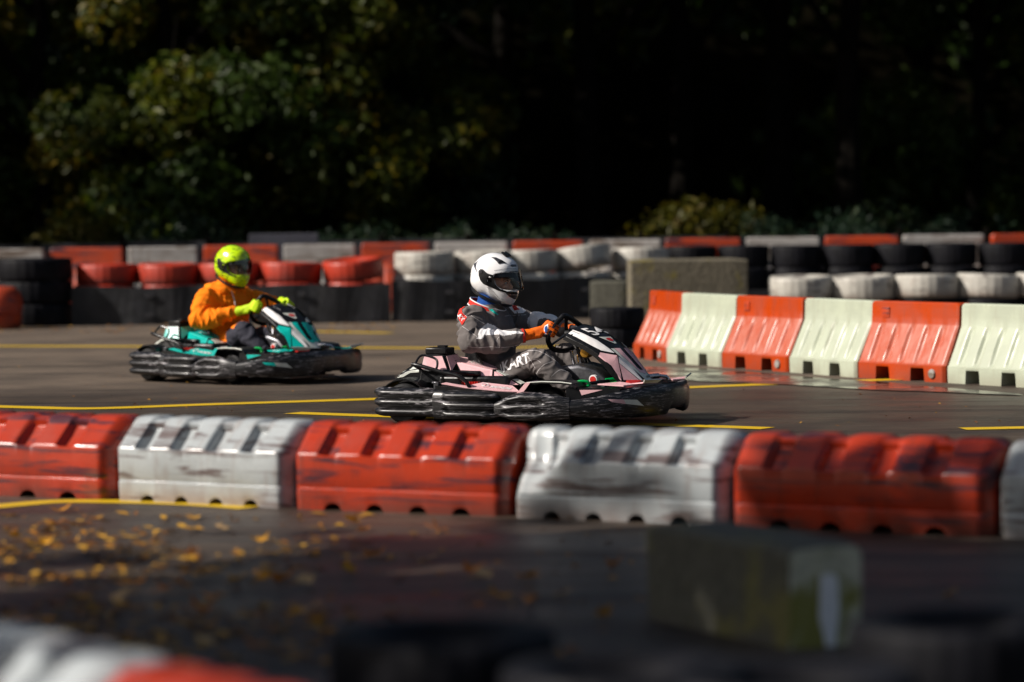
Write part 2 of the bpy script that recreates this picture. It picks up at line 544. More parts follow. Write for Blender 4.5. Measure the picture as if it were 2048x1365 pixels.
M['soil'] = mat_plain('leaf_strewn_soil', (0.004, 0.0035, 0.002), 0.95, spec=0.0, nscale=1.2, var=0.6, bmp=0.6)
M['fence'] = mat_plain('dark_fence_board', (0.020, 0.020, 0.024), 0.7, nscale=3, var=0.4)
M['fence_grey'] = mat_plain('grey_panel', (0.05, 0.05, 0.065), 0.6, nscale=3, var=0.2)
# ------------------------------------------------------------------ ground, markings
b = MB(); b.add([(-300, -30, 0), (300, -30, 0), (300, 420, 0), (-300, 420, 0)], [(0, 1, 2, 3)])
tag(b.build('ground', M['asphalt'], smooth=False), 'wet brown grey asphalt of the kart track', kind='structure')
b = MB()  # dark bank added behind the trees to shut out the sky
b.add([(-300, 46.2, 0.004), (300, 46.2, 0.004), (300, 61, 0.6), (-300, 61, 0.6), (-300, 75, 16), (300, 75, 16), (-300, 110, 34), (300, 110, 34), (300, 420, 40), (-300, 420, 40)],
      [(0, 1, 2, 3), (3, 2, 5, 4), (4, 5, 7, 6), (6, 7, 8, 9)])
tag(b.build('backing_bank', M['soil'], smooth=False), 'added dark bank behind the trees, closing off the sky', kind='structure')

def strip(pts, w, z):
    pts = [Vector((p.x, p.y, 0)) for p in pts]
    n = len(pts); b = MB(); vs = []
    for i, p in enumerate(pts):
        t = (pts[min(i + 1, n - 1)] - pts[max(i - 1, 0)]).normalized()
        s = Vector((-t.y, t.x, 0)) * w / 2
        vs += [p + s + Vector((0, 0, z)), p - s + Vector((0, 0, z))]
    b.add(vs, [(2 * i, 2 * i + 1, 2 * i + 3, 2 * i + 2) for i in range(n - 1)])
    return b
LINES = [
    ([(-60, 693), (300, 694), (920, 697), (1180, 692), (1420, 686)], .24, 'long yellow line across the track behind both karts'),
    ([(560, 663), (780, 667)], .24, 'short faint yellow line by the tyre wall'),
    ([(1080, 632), (1200, 629)], .24, 'yellow line beside the black tyre stack'),
    ([(-80, 812), (60, 816), (190, 818), (420, 810), (755, 799), (1060, 788), (1375, 776), (1700, 763), (1905, 757)], .22, 'yellow line passing behind the pink kart'),
    ([(585, 827), (755, 833), (1000, 841), (1300, 850), (1535, 858)], .20, 'yellow line passing under the pink kart'),
    ([(1925, 859), (2120, 855)], .20, 'yellow line end at the right edge of the track'),
    ([(-60, 1020), (30, 1011), (130, 1004), (300, 1006), (400, 1010), (500, 1017)], .16, 'yellow line in front of the near barriers'),
]
for k, (pp, w, lab) in enumerate(LINES):
    pts = smooth_path([at(*p) for p in pp], 6)
    tag(strip(pts, w, 0.004 + 0.0).build('road_marking', M['line'], smooth=False), lab, kind='structure')
# standing water along the foot of the far barriers
b = MB(); pts = []
cx, cy = 1.98, 26.25
for k in range(40):
    a = 2 * pi * k / 40
    rr = 1 + 0.18 * sin(3 * a + 1) + 0.1 * sin(7 * a)
    px_, py_ = 2.5 * cos(a) * rr, 0.50 * sin(a) * rr
    th = radians(-58)
    pts.append((cx + px_ * cos(th) - py_ * sin(th), cy + px_ * sin(th) + py_ * cos(th), 0.008))
b.add(pts, [tuple(range(40))])
tag(b.build('puddle', M['water'], smooth=False), 'shallow puddle along the orange and cream barriers', kind='structure')

# ------------------------------------------------------------------ low moulded barrier
def low_barrier(L=1.14, dent=0.0, seed=0):
    us = []
    u = -L / 2
    while u < L / 2 - 1e-6:
        us.append(u); u += 0.0095
    us.append(L / 2)
    gro = [-0.36, -0.13, 0.10, 0.33]
    gro = [g * L / 1.14 for g in gro]
    rg = random.Random(seed)
    rings = []
    for u in us:
        e = min(u + L / 2, L / 2 - u)
        ch = max(0.0, 1 - e / 0.055) ** 1.6
        g = 0.0
        for c in gro:
            d = abs(u - c)
            g = max(g, min(1, max(0, (0.056 - d) / 0.024)))
        g *= 0.045
        zb = 0.0
        for c in [-0.34, -0.115, 0.115, 0.34]:
            d = abs(u - c * L / 1.14)
            if d < 0.046: zb = 0.036 * sqrt(1 - (d / 0.046) ** 2)
        sl_ = []
        # slope from (-.25,.275) up to (-.11,.40)
        for s, k in ((0.0, 0.25), (0.04, 1), (0.3, 1), (0.6, 1), (0.93, 0.9), (1.0, 0.3)):
            y, z = lerp(-0.25, -0.11, s), lerp(0.270, 0.390, s)
            sl_.append((y + 0.68 * g * k, z - 0.73 * g * k))
        crest = 0.412 - 0.35 * g
        half = [(-0.243, zb), (-0.25, max(zb + .004, 0.06)), (-0.252, 0.098), (-0.244, 0.106), (-0.250, 0.116), (-0.250, 0.20), (-0.253, 0.258)] + sl_ + [(-0.085, crest - 0.004), (-0.03, crest)]
        prof = half + [(-y, z) for y, z in reversed(half)]
        ring = []
        for (y, z) in prof:
            y2 = y * (1 - 0.30 * ch); z2 = z - 0.035 * ch * (z / 0.43)
            wob = noise.noise(Vector((u * 3 + seed * 9, y * 5, z * 5))) * 0.006
            p = Vector((u, y2 + wob, max(z2, 0) + wob * 0.4 * (z > 0.05)))
            if dent:
                q = Vector((u + L / 2 - 0.10, y + 0.25, z - 0.30))
                w = math.exp(-(q.x ** 2 / 0.018 + q.y ** 2 / 0.02 + q.z ** 2 / 0.012))
                p += Vector((0.03, 0.10, -0.06)) * w * dent
                w2 = math.exp(-((u + L / 2 - 0.2) ** 2 / 0.01 + (z - 0.23) ** 2 / 0.004)) * (y < 0)
                p.y -= 0.02 * w2 * dent
            ring.append(p)
        rings.append(ring)
    b = MB(); b.loft(rings)
    return b
lowA = low_barrier(1.14, 0, 1)
lowB = low_barrier(1.14, 0, 5)
lowD = low_barrier(1.14, 1.0, 3)
base = {}
def put_low(p0, p1, kind, col, label, lname='water_barrier'):
    """between two front corners on the ground"""
    p0, p1 = Vector((p0[0], p0[1], 0)), Vector((p1[0], p1[1], 0))
    d = p1 - p0; L = d.length - 0.025; t = d.normalized(); n = Vector((-t.y, t.x, 0))
    key = (kind, col)
    if key not in base:
        o = {'A': lowA, 'B': lowB, 'D': lowD}[kind].build(lname, M[col])
        base[key] = o
    else:
        o = base[key].copy(); COL.objects.link(o)
    o.location = (p0 + p1) / 2 + n * 0.25
    o.rotation_euler = (0, 0, math.atan2(t.y, t.x))
    o.scale = (L / 1.14, 1, 1)
    tag(o, label, 'barrier', 'red and white barriers along the near side of the track')
    return o
crn = [at(-185, 984), at(221, 1002), at(575, 1018), at(1014, 1035), at(1450, 1053), at(1984, 1076), at(2545, 1101)]
put_low(crn[0], crn[1], 'A', 'bar_red', 'red low plastic barrier with pale ribbed top, leftmost in the near row')
put_low(crn[1], crn[2], 'B', 'bar_white', 'clean white low plastic barrier between two red ones, left of the karts')
put_low(crn[2], crn[3], 'B', 'bar_red', 'red low plastic barrier left of the dented white one')
put_low(crn[3], crn[4], 'D', 'bar_white', 'white low plastic barrier with a crumpled shiny left corner and dark scuffs')
put_low(crn[4], crn[5], 'A', 'bar_red', 'dark red low plastic barrier behind the foreground concrete block')
put_low(crn[5], crn[6], 'A', 'bar_white', 'white low plastic barrier cut off by the right edge of the photo')
# two more right in front of the camera, bottom left
J = Vector((at(205, 1340, 0.4).x, at(205, 1340, 0.4).y, 0))
t_ = Vector((cos(radians(-56)), sin(radians(-56)), 0)); n_ = Vector((-t_.y, t_.x, 0))
J = J - n_ * 0.14
for k, (a_, b_, col, lab) in enumerate([(J - t_ * 1.16, J, 'bar_white', 'blurred white barrier in the bottom left corner, nearest to the camera'), (J, J + t_ * 1.16, 'bar_red', 'blurred red barrier with white glints in the bottom left foreground')]):
    o = put_low(a_, b_, 'A', col, lab)
    o['group'] = 'blurred barriers in the bottom left foreground'

# ------------------------------------------------------------------ sloped high barrier
def high_barrier(L=1.02):
    us = []
    n = 110
    us = [-L / 2 + L * i / n for i in range(n + 1)]
    rings = []
    for u in us:
        e = min(u + L / 2, L / 2 - u)
        ch = max(0.0, 1 - e / 0.022)
        g = 0.0
        for k in range(5):
            c = (-0.35 + 0.175 * k) * L
            d = abs(u - c)
            g = max(g, min(1, max(0, (0.036 - d) / 0.020)))
        foot = 0.0
        for c in (-0.2, 0.2):
            if abs(u - c * L) < 0.075: foot = 0.105
        H1, H2, H3 = 0.135, 0.44, 0.62
        half = [(-0.235, foot), (-0.238, max(0.06, foot + .004)), (-0.238, H1 - 0.006), (-0.228, H1)]
        for s, k in ((0.04, .4), (0.12, 1), (0.4, 1), (0.7, 1), (0.9, 1), (0.98, .3)):
            half.append((lerp(-0.228, -0.085, s) + 0.019 * g * k, lerp(H1, H2, s) - 0.009 * g * k))
        half += [(-0.080, H2 + 0.01), (-0.075, 0.52), (-0.072, H3 - 0.012), (-0.060, H3)]
        prof = half + [(-y, z) for y, z in reversed(half)]
        rings.append([Vector((u, y * (1 - 0.10 * ch), z - 0.012 * ch * (z > 0.2))) for y, z in prof])
    b = MB(); b.loft(rings)
    return b
hb = high_barrier()
proto = {}
def socket_and_plug(parent, col):
    # recessed square lug near the left end and a drain cap low on the right foot
    q = MB(); q.box((-0.33, -0.0785, 0.53), (0.085, 0.010, 0.085))
    q.box((-0.33, -0.0835, 0.53), (0.055, 0.006, 0.055))
    q.build('lug', M[col], parent, bevel=0.006)
    q = MB(); q.lathe([(0.0, -0.252), (0.034, -0.252), (0.038, -0.246), (0.038, -0.236)], (0.38, 0, 0.065), 'y', 20)
    q.build('drain_cap', M['far_white'], parent)
def put_high(loc, ang, col, label, scale=(1, 1, 1), group='orange and cream barriers in a curved row on the right', cap=True):
    if (col, cap) not in proto:
        root = empty('road_barrier', (0, 0, 0))
        hb.build('barrier_body', M[col], root)
        if cap and 'orange' in col: socket_and_plug(root, 'far_orange' if 'orange' in col else 'jer_white')
        proto[(col, cap)] = root; o = root
    else:
        o = copy_tree(proto[(col, cap)])
    o.location = loc; o.rotation_euler = (0, 0, radians(ang)); o.scale = scale
    tag(o, label, 'barrier', group)
    return o
P = Vector((2.78, 26.28, 0))
corners = {0: P}
for i, a_ in enumerate((117, 119, 114.5, 104)):
    corners[-(i + 1)] = corners[-i] + Vector((cos(radians(a_)), sin(radians(a_)), 0)) * 1.045
for i, a_ in enumerate((-54.5, -56, -58)):
    corners[i + 1] = corners[i] + Vector((cos(radians(a_)), sin(radians(a_)), 0)) * 1.045
labs = ['orange ribbed barrier at the far left end of the curved row on the right',
        'cream ribbed barrier second from the left end of the curved row',
        'orange ribbed barrier third from the left end of the curved row',
        'cream ribbed barrier between the two widest orange ones on the right',
        'widest orange ribbed barrier with a round cap low on its right foot',
        'cream ribbed barrier cut by the right edge, last visible of the curved row',
        'cream ribbed barrier beyond the right edge']
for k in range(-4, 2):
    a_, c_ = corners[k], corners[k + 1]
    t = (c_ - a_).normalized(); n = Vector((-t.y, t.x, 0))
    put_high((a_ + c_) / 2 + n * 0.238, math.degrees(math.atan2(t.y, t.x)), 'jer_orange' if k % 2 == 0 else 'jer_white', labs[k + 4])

# far row: tops show over the tyre wall
tops = [-60, 95, 255, 405, 563, 720, 868, 1022, 1175, 1330, 1487, 1646, 1805, 1975, 2130]
for i, px in enumerate(tops[:-1]):
    pc = (px + tops[i + 1]) / 2
    Z = 43.3
    X = (pc - 1024) / FPX * Z
    wht = i % 2 == 0
    wid = (tops[i + 1] - px) / FPX * Z
    desc = ['first', 'second', 'third', 'fourth', 'fifth', 'sixth', 'seventh', 'eighth', 'ninth', 'tenth', 'eleventh', 'twelfth', 'thirteenth', 'last'][i]
    put_high((X, Z + 0.12 * sin(i * 2.3), 0), rng.uniform(-5, 5), 'far_white' if wht else 'far_orange',
             ('weathered white' if wht else 'weathered orange') + ' barrier top behind the tyre wall, %s from the left' % desc,
             (wid / 1.02 * (0.92 if i % 3 else 0.95), 1.0, 1.43 + 0.10 * i / 13), 'weathered orange and white barriers in the far row', False)

# ------------------------------------------------------------------ tyres
def tyre_mb(R=0.36, W=0.25, hole=0.20, seed=0, tread=26):
    b = MB(); seg = tread * 3; rings = []
    prof = [(hole, 0.20), (hole - 0.005, 0.5 * 0.5), (hole + 0.01, 0.34), (lerp(hole, R, .3), 0.46), (lerp(hole, R, .6), 0.5), (R * 0.93, 0.495), (R * 0.98, 0.45), (R, 0.36), (R, 0.0)]
    full = prof + [(r, -a) for r, a in reversed(prof[:-1])]
    for k in range(seg):
        th = 2 * pi * k / seg
        tr = 1.0 - (0.022 if k % 3 == 0 else 0)
        ring = []
        for (r, a) in full:
            rr = r * (tr if r > R * 0.95 else 1)
            wob = 1 + 0.012 * sin(2 * th + seed)
            ring.append(Vector((rr * cos(th) * wob, rr * sin(th) * wob, a * W + W / 2)))
        rings.append(ring)
    b.loft(rings, cap=False, closed=True)
    return b
tbase = {}
def put_tyre(x, y, z, col, label, group, R=0.36, W=0.25, tilt=(0, 0)):
    key = (R, W, col)
    if key not in tbase:
        o = tyre_mb(R, W, R * 0.56).build('tyre', M[col]); tbase[key] = o
    else:
        o = tbase[key].copy(); COL.objects.link(o)
    o.location = (x, y, z); o.rotation_euler = (tilt[0], tilt[1], rng.uniform(0, 6))
    tag(o, label, 'tyre', group)
    return o
def xz(px, Z): return (px - 1024) / FPX * Z
# red painted stacks
redx = [213, 340, 460, 585, 710]
names = ['leftmost of the red topped stacks', 'second of the red topped stacks', 'behind the driver in orange', 'in front of the driver in orange', 'rightmost of the red topped stacks, tilted']
for i, px in enumerate(redx):
    for l in range(3):
        W = 0.245; z = l * W
        tl = (0.0, 0.0)
        if l == 2: tl = [(0, .0), (0.03, -0.01), (0, .03), (0.02, -0.02), (0.03, 0.10)][i]
        if l == 0: continue
        put_tyre(xz(px, 39.85) + rng.uniform(-.02, .02), 39.85 + rng.uniform(-.03, .03), z + (0.03 if i == 4 and l == 2 else 0), 'tyre_red' if l else 'tyre_black',
                 ('upper red painted tyre, ' if l == 2 else 'lower red painted tyre, ') + names[i], 'tyres of the red painted wall', 0.375, W, tl)
whx = [850, 965, 1062, 1168, 1282]
names = ['leftmost of the white topped stacks, dark stain', 'behind the white helmet', 'just right of the white helmet', 'with a tilted top showing its dark hole', 'beside the concrete block']
for i, px in enumerate(whx):
    Z = 40.1 + 0.25 * i
    for l in (1, 2):
        tl = (0, 0) if l < 2 else [(0, 0.0), (.02, -.02), (0.02, .03), (0.12, 0.10), (0.05, -.02)][i]
        put_tyre(xz(px, Z) + rng.uniform(-.02, .02), Z, l * 0.28 + (0.03 if (i == 3 and l == 2) else 0), 'tyre_white',
                 ('upper white painted tyre, ' if l == 2 else 'lower white painted tyre, ') + names[i], 'tyres of the white painted wall', 0.365 if l == 2 else 0.38, 0.28, tl)
# black stacks continuing the wall to the right
for i in range(8):
    px = 1385 + 104 * i
    Z = 41.5
    for l in (1, 2):
        put_tyre(xz(px, Z), Z + rng.uniform(-.05, .05), l * 0.285 + rng.uniform(-.005, .005), 'tyre_black',
                 '%s black tyre of the far wall, stack %s' % ('upper' if l == 2 else 'lower', ['behind the concrete block', 'right behind the concrete block\'s edge', 'under the weathered white top', 'beside the end of the white capped row', 'fourth from the right edge', 'third from the right edge', 'second from the right edge', 'at the right edge'][i]),
                 'black tyres of the far wall', 0.33, 0.285)
# lower white topped stacks in front of them
for i, px in enumerate((1603, 1727, 1853, 1977, 2095)):
    Z = 37.3
    for l in (0, 1):
        nm = ['leftmost', 'second from left', 'third from left', 'second from the right', 'rightmost'][i]
        put_tyre(xz(px, Z), Z + rng.uniform(-.04, .04), 0.02 + l * 0.27, 'tyre_white' if l else 'tyre_black',
                 ('white painted top tyre, ' if l else 'black bottom tyre, ') + nm + ' of the low row behind the cream barriers', 'tyres of the low white topped row', 0.375, 0.27,
                 ((0.03, [-.02, .03, -.04, .05, .02][i]) if l else (0, 0)))
# conveyor belts hiding the foot of the wall
def belt(path, h, label, th=0.02):
    b = MB(); rings = []
    pts = smooth_path([Vector((p[0], p[1], 0)) for p in path], 10)
    for i, p in enumerate(pts):
        t = (pts[min(i + 1, len(pts) - 1)] - pts[max(0, i - 1)]).normalized(); n = Vector((-t.y, t.x, 0))
        w = 0.008 * sin(i * 1.3)
        rings.append([p + n * (0.0 + w), p + n * (w + 0.012 * sin(i * .9)) + Vector((0, 0, h + .012 * sin(i * .5))), p + n * (th + w + 0.012 * sin(i * .9)) + Vector((0, 0, h + .012 * sin(i * .5))), p + n * (th + w)])
    b.loft(rings)
    o = b.build('rubber_belt', M['belt'], smooth=False)
    tag(o, label, 'rubber belt', 'black rubber belts along the tyre wall')
    for k in (0.25, 0.72):
        p = pts[int(len(pts) * k)]
        for z in (0.12, 0.36 if h > .4 else 0.22):
            q = MB(); q.box((p.x, p.y - 0.022, z), (0.10, 0.03, 0.045)); q.build('bracket', M['darksteel'], o)
    return o
belt([(xz(142, 39.4), 39.45), (xz(300, 39.4), 39.38), (xz(460, 39.4), 39.42), (xz(620, 39.4), 39.38), (xz(782, 39.4), 39.42)], 0.465, 'black rubber belt round the foot of the red tyres')
belt([(xz(784, 39.4), 39.44), (xz(900, 39.5), 39.5), (xz(1050, 39.7), 39.75), (xz(1185, 40), 40.0), (xz(1330, 40.4), 40.4)], 0.50, 'black rubber belt round the foot of the white tyres')
belt([(xz(1330, 40.4), 41.05), (xz(1700, 41), 41.1), (xz(2150, 41), 41.1)], 0.30, 'black rubber belt round the foot of the black tyres on the right')
# big black stack and orange barrel at the left edge
for l in range(3):
    put_tyre(xz(60, 39.2), 39.6, l * 0.275, 'tyre_black', '%s big black tyre of the stack at the left edge' % ['bottom', 'middle', 'top'][l], 'big black tyres at the left edge', 0.46, 0.272)
b = MB(); b.lathe([(0.0, 0), (0.25, 0), (0.285, 0.04), (0.30, 0.16), (0.285, 0.17), (0.285, 0.19), (0.305, 0.20), (0.30, 0.34), (0.27, 0.44), (0.20, 0.50), (0.07, 0.51), (0.0, 0.51)], (0, 0, 0), 'z', 36)
o = b.build('orange_barrel', M['far_orange']); o.location = (xz(-8, 38.5), 38.6, 0)
tag(o, 'orange rounded plastic barrel at the far left edge in front of a black stack', 'barrel')

# concrete blocks
def block(name, dims, loc, rz, mats, label, seed=0):
    L, D, H = dims; b = MB()
    n = 10; rings = []
    for i in range(n + 1):
        u = -L / 2 + L * i / n; e = 0.012 if i in (0, n) else 0
        prof = [(-D / 2 + e, 0), (-D / 2 + e, H * 0.5), (-D / 2 + e, H - 0.02 - e), (-D / 2 + 0.02 + e, H - e), (0, H - e), (D / 2 - 0.02 - e, H - e), (D / 2 - e, H - 0.02 - e), (D / 2 - e, H / 2), (D / 2 - e, 0)]
        rings.append([Vector((u, y + noise.noise(Vector((u * 4, y * 4 + seed, z * 4))) * 0.008, z + (noise.noise(Vector((u * 5, y * 5, 9 + seed))) * 0.006 if z > 0.1 else 0))) for y, z in prof])
    b.loft(rings)
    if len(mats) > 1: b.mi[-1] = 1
    o = b.build(name, mats)
    o.location = loc; o.rotation_euler = (0, 0, radians(rz))
    tag(o, label, 'concrete block')
    return o
block('concrete_block', (1.33, 0.60, 0.77), (xz(1377, 37.2), 37.4, 0), 3, [M['conc']], 'large grey brown concrete block with a pale yellow top edge, behind the orange barrier', 2)
block('concrete_block', (0.42, 0.40, 0.50), (xz(1221, 38.3), 38.5, 0), -8, [M['conc_dark']], 'small mossy concrete block between the white tyres and the large block', 6)
fb = block('concrete_block', (0.95, 0.30, 0.335), (0.455 + 0.2125 + 0.135, 11.35 - 0.425 + 0.07, 0), -63.4, [M['conc_dark'], M['conc_pale']], 'blurred dark mossy concrete block with a pale end, in the right foreground', 4)  # one end face gets a paler colour, with a white stripe on it
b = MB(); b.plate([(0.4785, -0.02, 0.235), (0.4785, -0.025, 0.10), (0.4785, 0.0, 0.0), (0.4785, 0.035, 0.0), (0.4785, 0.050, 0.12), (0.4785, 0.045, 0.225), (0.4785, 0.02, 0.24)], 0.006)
b.build('white_stripe', M['white'], fb, smooth=False)
# low black stack beside the curved row
for l in (0, 1):
    put_tyre(xz(1237, 31.7), 31.95, l * 0.20, 'tyre_black', '%s small black tyre beside the end of the curved barrier row' % ('bottom', 'top')[l], 'small black tyres left of the curved row', 0.27, 0.2)
# foreground stacks, bottom edge
for i, (px, py) in enumerate(((885, 1262), (1250, 1330), (1580, 1345), (1925, 1238))):
    p = at(px, py, 0.40)
    for l in (0, 1):
        put_tyre(p.x, p.y, l * 0.2, 'tyre_black', '%s blurred black tyre in the foreground, %s' % (('bottom', 'top')[l], ['left of the concrete block', 'just left under the concrete block', 'under the pale end of the concrete block', 'right of the concrete block'][i]),
                 'blurred black tyres along the bottom edge', 0.285, 0.2)

# ------------------------------------------------------------------ fence behind
b = empty('low_fence', (0, 45.2, 0))
tag(b, 'low dark board fence between the far barriers and the trees', 'fence')
q = MB()
for k in range(-9, 10):
    q.box((k * 1.2, 0, 0.46), (1.17, 0.025, 0.92 + 0.02 * (k % 3)))
q.build('fence_board', M['fence'], b, smooth=False)
for k in range(-9, 10):
    q = MB(); q.box((k * 1.2 + 0.6, -0.05, 0.5), (0.07, 0.07, 1.04)); q.build('post', M['bark'], b, smooth=False)
b = MB(); b.box((xz(570, 44.6), 44.6, 0.52), (0.95, 0.04, 1.04))
tag(b.build('grey_panel', M['fence_grey'], smooth=False, bevel=0.01), 'plain grey panel leaning by the fence behind the orange driver', 'panel')
# ------------------------------------------------------------------ vegetation
def leaf_cloud(name, mat, blobs, n, size, seed, parent=None):
    """many leaf shaped faces scattered through lumpy volumes"""
    r = random.Random(seed)
    vs, fs, tone = [], [], []
    tot = sum(q[3] ** 2 for q in blobs)
    for (cx, cy, cz, R) in blobs:
        k = int(n * R * R / tot); bt = r.uniform(-0.35, 0.25)
        for _ in range(k):
            while True:
                d = Vector((r.gauss(0, 1), r.gauss(0, 1), r.gauss(0, 1)))
                if d.length > 0.1: break
            d.normalize()
            rad = R * (r.random() ** 0.38)
            p = Vector((cx, cy, cz)) + Vector((d.x, d.y, d.z * 0.8)) * rad
            g = noise.noise(p * 1.4 + Vector((seed, 0, 0)))
            if g < -0.12: continue
            nrm = (d + Vector((r.gauss(0, .7), r.gauss(0, .7), r.gauss(0, .7) + 0.4))).normalized()
            a = nrm.cross(Vector((r.gauss(0, 1), r.gauss(0, 1), r.gauss(0, 1)))).normalized()
            c = nrm.cross(a)
            s = size * r.uniform(0.6, 1.4)
            o = len(vs)
            vs += [p - a * s, p + c * s * 0.5 + nrm * s * 0.15, p + a * s, p - c * s * 0.5 + nrm * s * 0.15]
            fs.append((o, o + 1, o + 2, o + 3))
            tone += [min(1, max(0, bt + 0.0 + r.uniform(-0.25, 0.35)))] * 4
    me = bpy.data.meshes.new(name)
    me.from_pydata([tuple(v) for v in vs], [], fs)
    me.materials.append(mat)
    at_ = me.attributes.new('tone', 'FLOAT', 'POINT')
    at_.data.foreach_set('value', tone)
    o = bpy.data.objects.new(name, me); COL.objects.link(o)
    if parent: o.parent = parent
    return o

def trunk_mb(h, r0, seed, limbs):
    r = random.Random(seed); b = MB()
    pts = [Vector((r.uniform(-.06, .06) * i, r.uniform(-.06, .06) * i, h * i / 6)) for i in range(7)]
    b.tube(pts, [r0 * (1.35 if i == 0 else 1 - 0.11 * i) for i in range(7)], 9)
    for k in range(limbs):
        i = r.randint(2, 5); p = pts[i]; a = r.uniform(0, 6.28); L = h * r.uniform(0.2, 0.38)
        q = [p + Vector((cos(a) * L * t, sin(a) * L * t, L * 0.7 * t + 0.2 * t * t)) for t in (0, .35, .7, 1)]
        b.tube(q, [r0 * 0.42, r0 * 0.3, r0 * 0.18, r0 * 0.06], 6)
    return b

def tree_proto(mat, seed, h, low, spread, n, size):
    root = empty('tree', (0, 0, 0))
    r = random.Random(seed)
    trunk_mb(h * 0.8, 0.13 + h * 0.008, seed, 7).build('trunk', M['bark'], root)
    bl = []
    for k in range(15 if low > 3 else 30):
        a = r.uniform(0, 6.28); q = r.random() ** (1 if low > 3 else 1.35)
        z = lerp(low, h, q)
        w = spread * sin(pi * min(1, 0.25 + 0.7 * q)) * r.uniform(0.3, 1)
        bl.append((cos(a) * w, sin(a) * w, z, r.uniform(0.55, 1.0) * spread * 0.42))
    leaf_cloud('crown', mat, bl, n, size, seed, root)
    return root
def bush_proto(mat, seed, h, w, n, size):
    root = empty('bush', (0, 0, 0)); r = random.Random(seed)
    b = MB()
    for k in range(7):
        a = r.uniform(0, 6.28); L = w * 0.6
        b.tube([Vector((0, 0, 0)), Vector((cos(a) * L * .4, sin(a) * L * .4, h * .4)), Vector((cos(a) * L, sin(a) * L, h * .8))], [.03, .02, .008], 6)
    b.build('stem', M['bark'], root)
    bl = [(r.uniform(-w, w) * .7, r.uniform(-w, w) * .4, r.uniform(.3, .8) * h, r.uniform(.3, .5) * h) for _ in range(9)]
    leaf_cloud('foliage', mat, bl, n, size, seed, root)
    return root
T = {
    'a': tree_proto(M['leaf_olive'], 11, 8.5, 0.5, 2.6, 24000, 0.095),
    'b': tree_proto(M['leaf_green'], 23, 9.0, 0.5, 2.7, 24000, 0.095),
    'c': tree_proto(M['leaf_blue'], 31, 8.0, 0.6, 2.4, 20000, 0.095),
    'high': tree_proto(M['leaf_green'], 47, 15.0, 6.6, 3.9, 12000, 0.13),
    'ya': bush_proto(M['leaf_yellow'], 5, 1.7, 1.2, 3000, 0.08),
    'ga': bush_proto(M['leaf_blue'], 8, 1.5, 1.2, 3000, 0.06),
}
used = {}
def plant(kind, x, y, s, rz, label, cat, group, z=0.0):
    o = T[kind] if kind not in used else copy_tree(T[kind])
    used[kind] = 1
    o.location = (x, y, z); o.rotation_euler = (0, 0, rz); o.scale = (s, s, s)
    tag(o, label, cat, group)
    return o
LT = 'trees at the edge of the wood'
plant('a', xz(90, 50), 50.0, 0.95, 0.3, 'olive leaved tree at the far left, yellow tinged low branches', 'tree', LT)
plant('b', xz(330, 49.5), 49.8, 1.0, 1.2, 'green leafy tree left of the orange driver, catching the light', 'tree', LT)
plant('a', xz(520, 51), 51.2, 1.0, 2.9, 'olive leaved tree with yellow leaves above the orange driver', 'tree', LT)
plant('c', xz(850, 53), 53.6, 0.95, 4.0, 'dim blue green tree above the white helmet', 'tree', LT)
plant('b', xz(-150, 51), 51.5, 1.05, 5.0, 'green tree cut by the left edge of the photo', 'tree', LT)
plant('c', xz(230, 54), 54.5, 1.1, 0.9, 'blue green tree standing behind the lit green one', 'tree', LT)
plant('a', xz(690, 50.5), 50.6, 0.9, 4.4, 'olive leaved tree above the red and white tyres', 'tree', LT)
plant('b', xz(1960, 55), 55.5, 0.9, 2.0, 'faint green tree at the right edge of the wood', 'tree', LT)
GH = 'tall trunks of the dark wood'
for i, (px, Z) in enumerate(((660, 55), (1010, 57), (1180, 54), (1370, 56), (1560, 55), (1700, 53), (1850, 57), (2080, 54))):
    plant('high', xz(px, Z), Z, rng.uniform(0.92, 1.1), rng.uniform(0, 6), 'tall dark trunk %s' % ['between the olive and the blue green tree', 'right of the white helmet, deep in the wood', 'above the steering wheel of the pink kart', 'above the concrete block', 'behind the yellow bush', 'above the orange and cream row', 'near the right side of the wood', 'at the right edge of the wood'][i], 'tree', GH)
GB = 'bushes along the fence'
for i, (k, px, Z, s, lab) in enumerate((('ya', 1345, 47.2, 0.8, 'yellow green bush lit behind the concrete block'), ('ya', 1455, 47.5, 0.75, 'yellowish bush right of the brightest one'), ('ga', 1560, 47.3, 0.85, 'green bush left of the right hand bushes'),
        ('ga', 1720, 47.4, 0.95, 'dim green bush near the right'), ('ga', 1880, 47.2, 0.85, 'dim green bush by the right edge'), ('ya', 110, 46.9, 0.62, 'yellow bush above the weathered orange barrier on the left'), ('ya', 215, 47.4, 0.7, 'yellow tinged bush above the red tyres on the left'),
        ('ga', 700, 47.4, 0.8, 'dark bush behind the white tyres'), ('ga', 900, 47.6, 0.8, 'dark bush behind the white helmet'), ('ga', 1100, 47.6, 0.75, 'dark bush left of the concrete block'), ('ga', 400, 47.5, 0.9, 'dark bush behind the orange driver'))):
    plant(k, xz(px, Z), Z, s, i * 1.7, lab, 'bush', GB)
# wood behind and beside: one mass that shuts out the sky
bl = []
r = random.Random(3)
for k in range(60):
    bl.append((r.uniform(-22, 24), r.uniform(58, 66), r.uniform(1, 15), r.uniform(2.0, 3.2)))
for k in range(80):  # canopy added above the view to shade the wood below
    bl.append((r.uniform(-4, 24), r.uniform(43, 59), r.uniform(8.5, 12.5), r.uniform(2.0, 3.0)))
o = leaf_cloud('wood', M['leaf_green'], bl, 90000, 0.24, 77)
tag(o, 'dark mass of foliage deep in the wood, with an added shading canopy', kind='stuff')
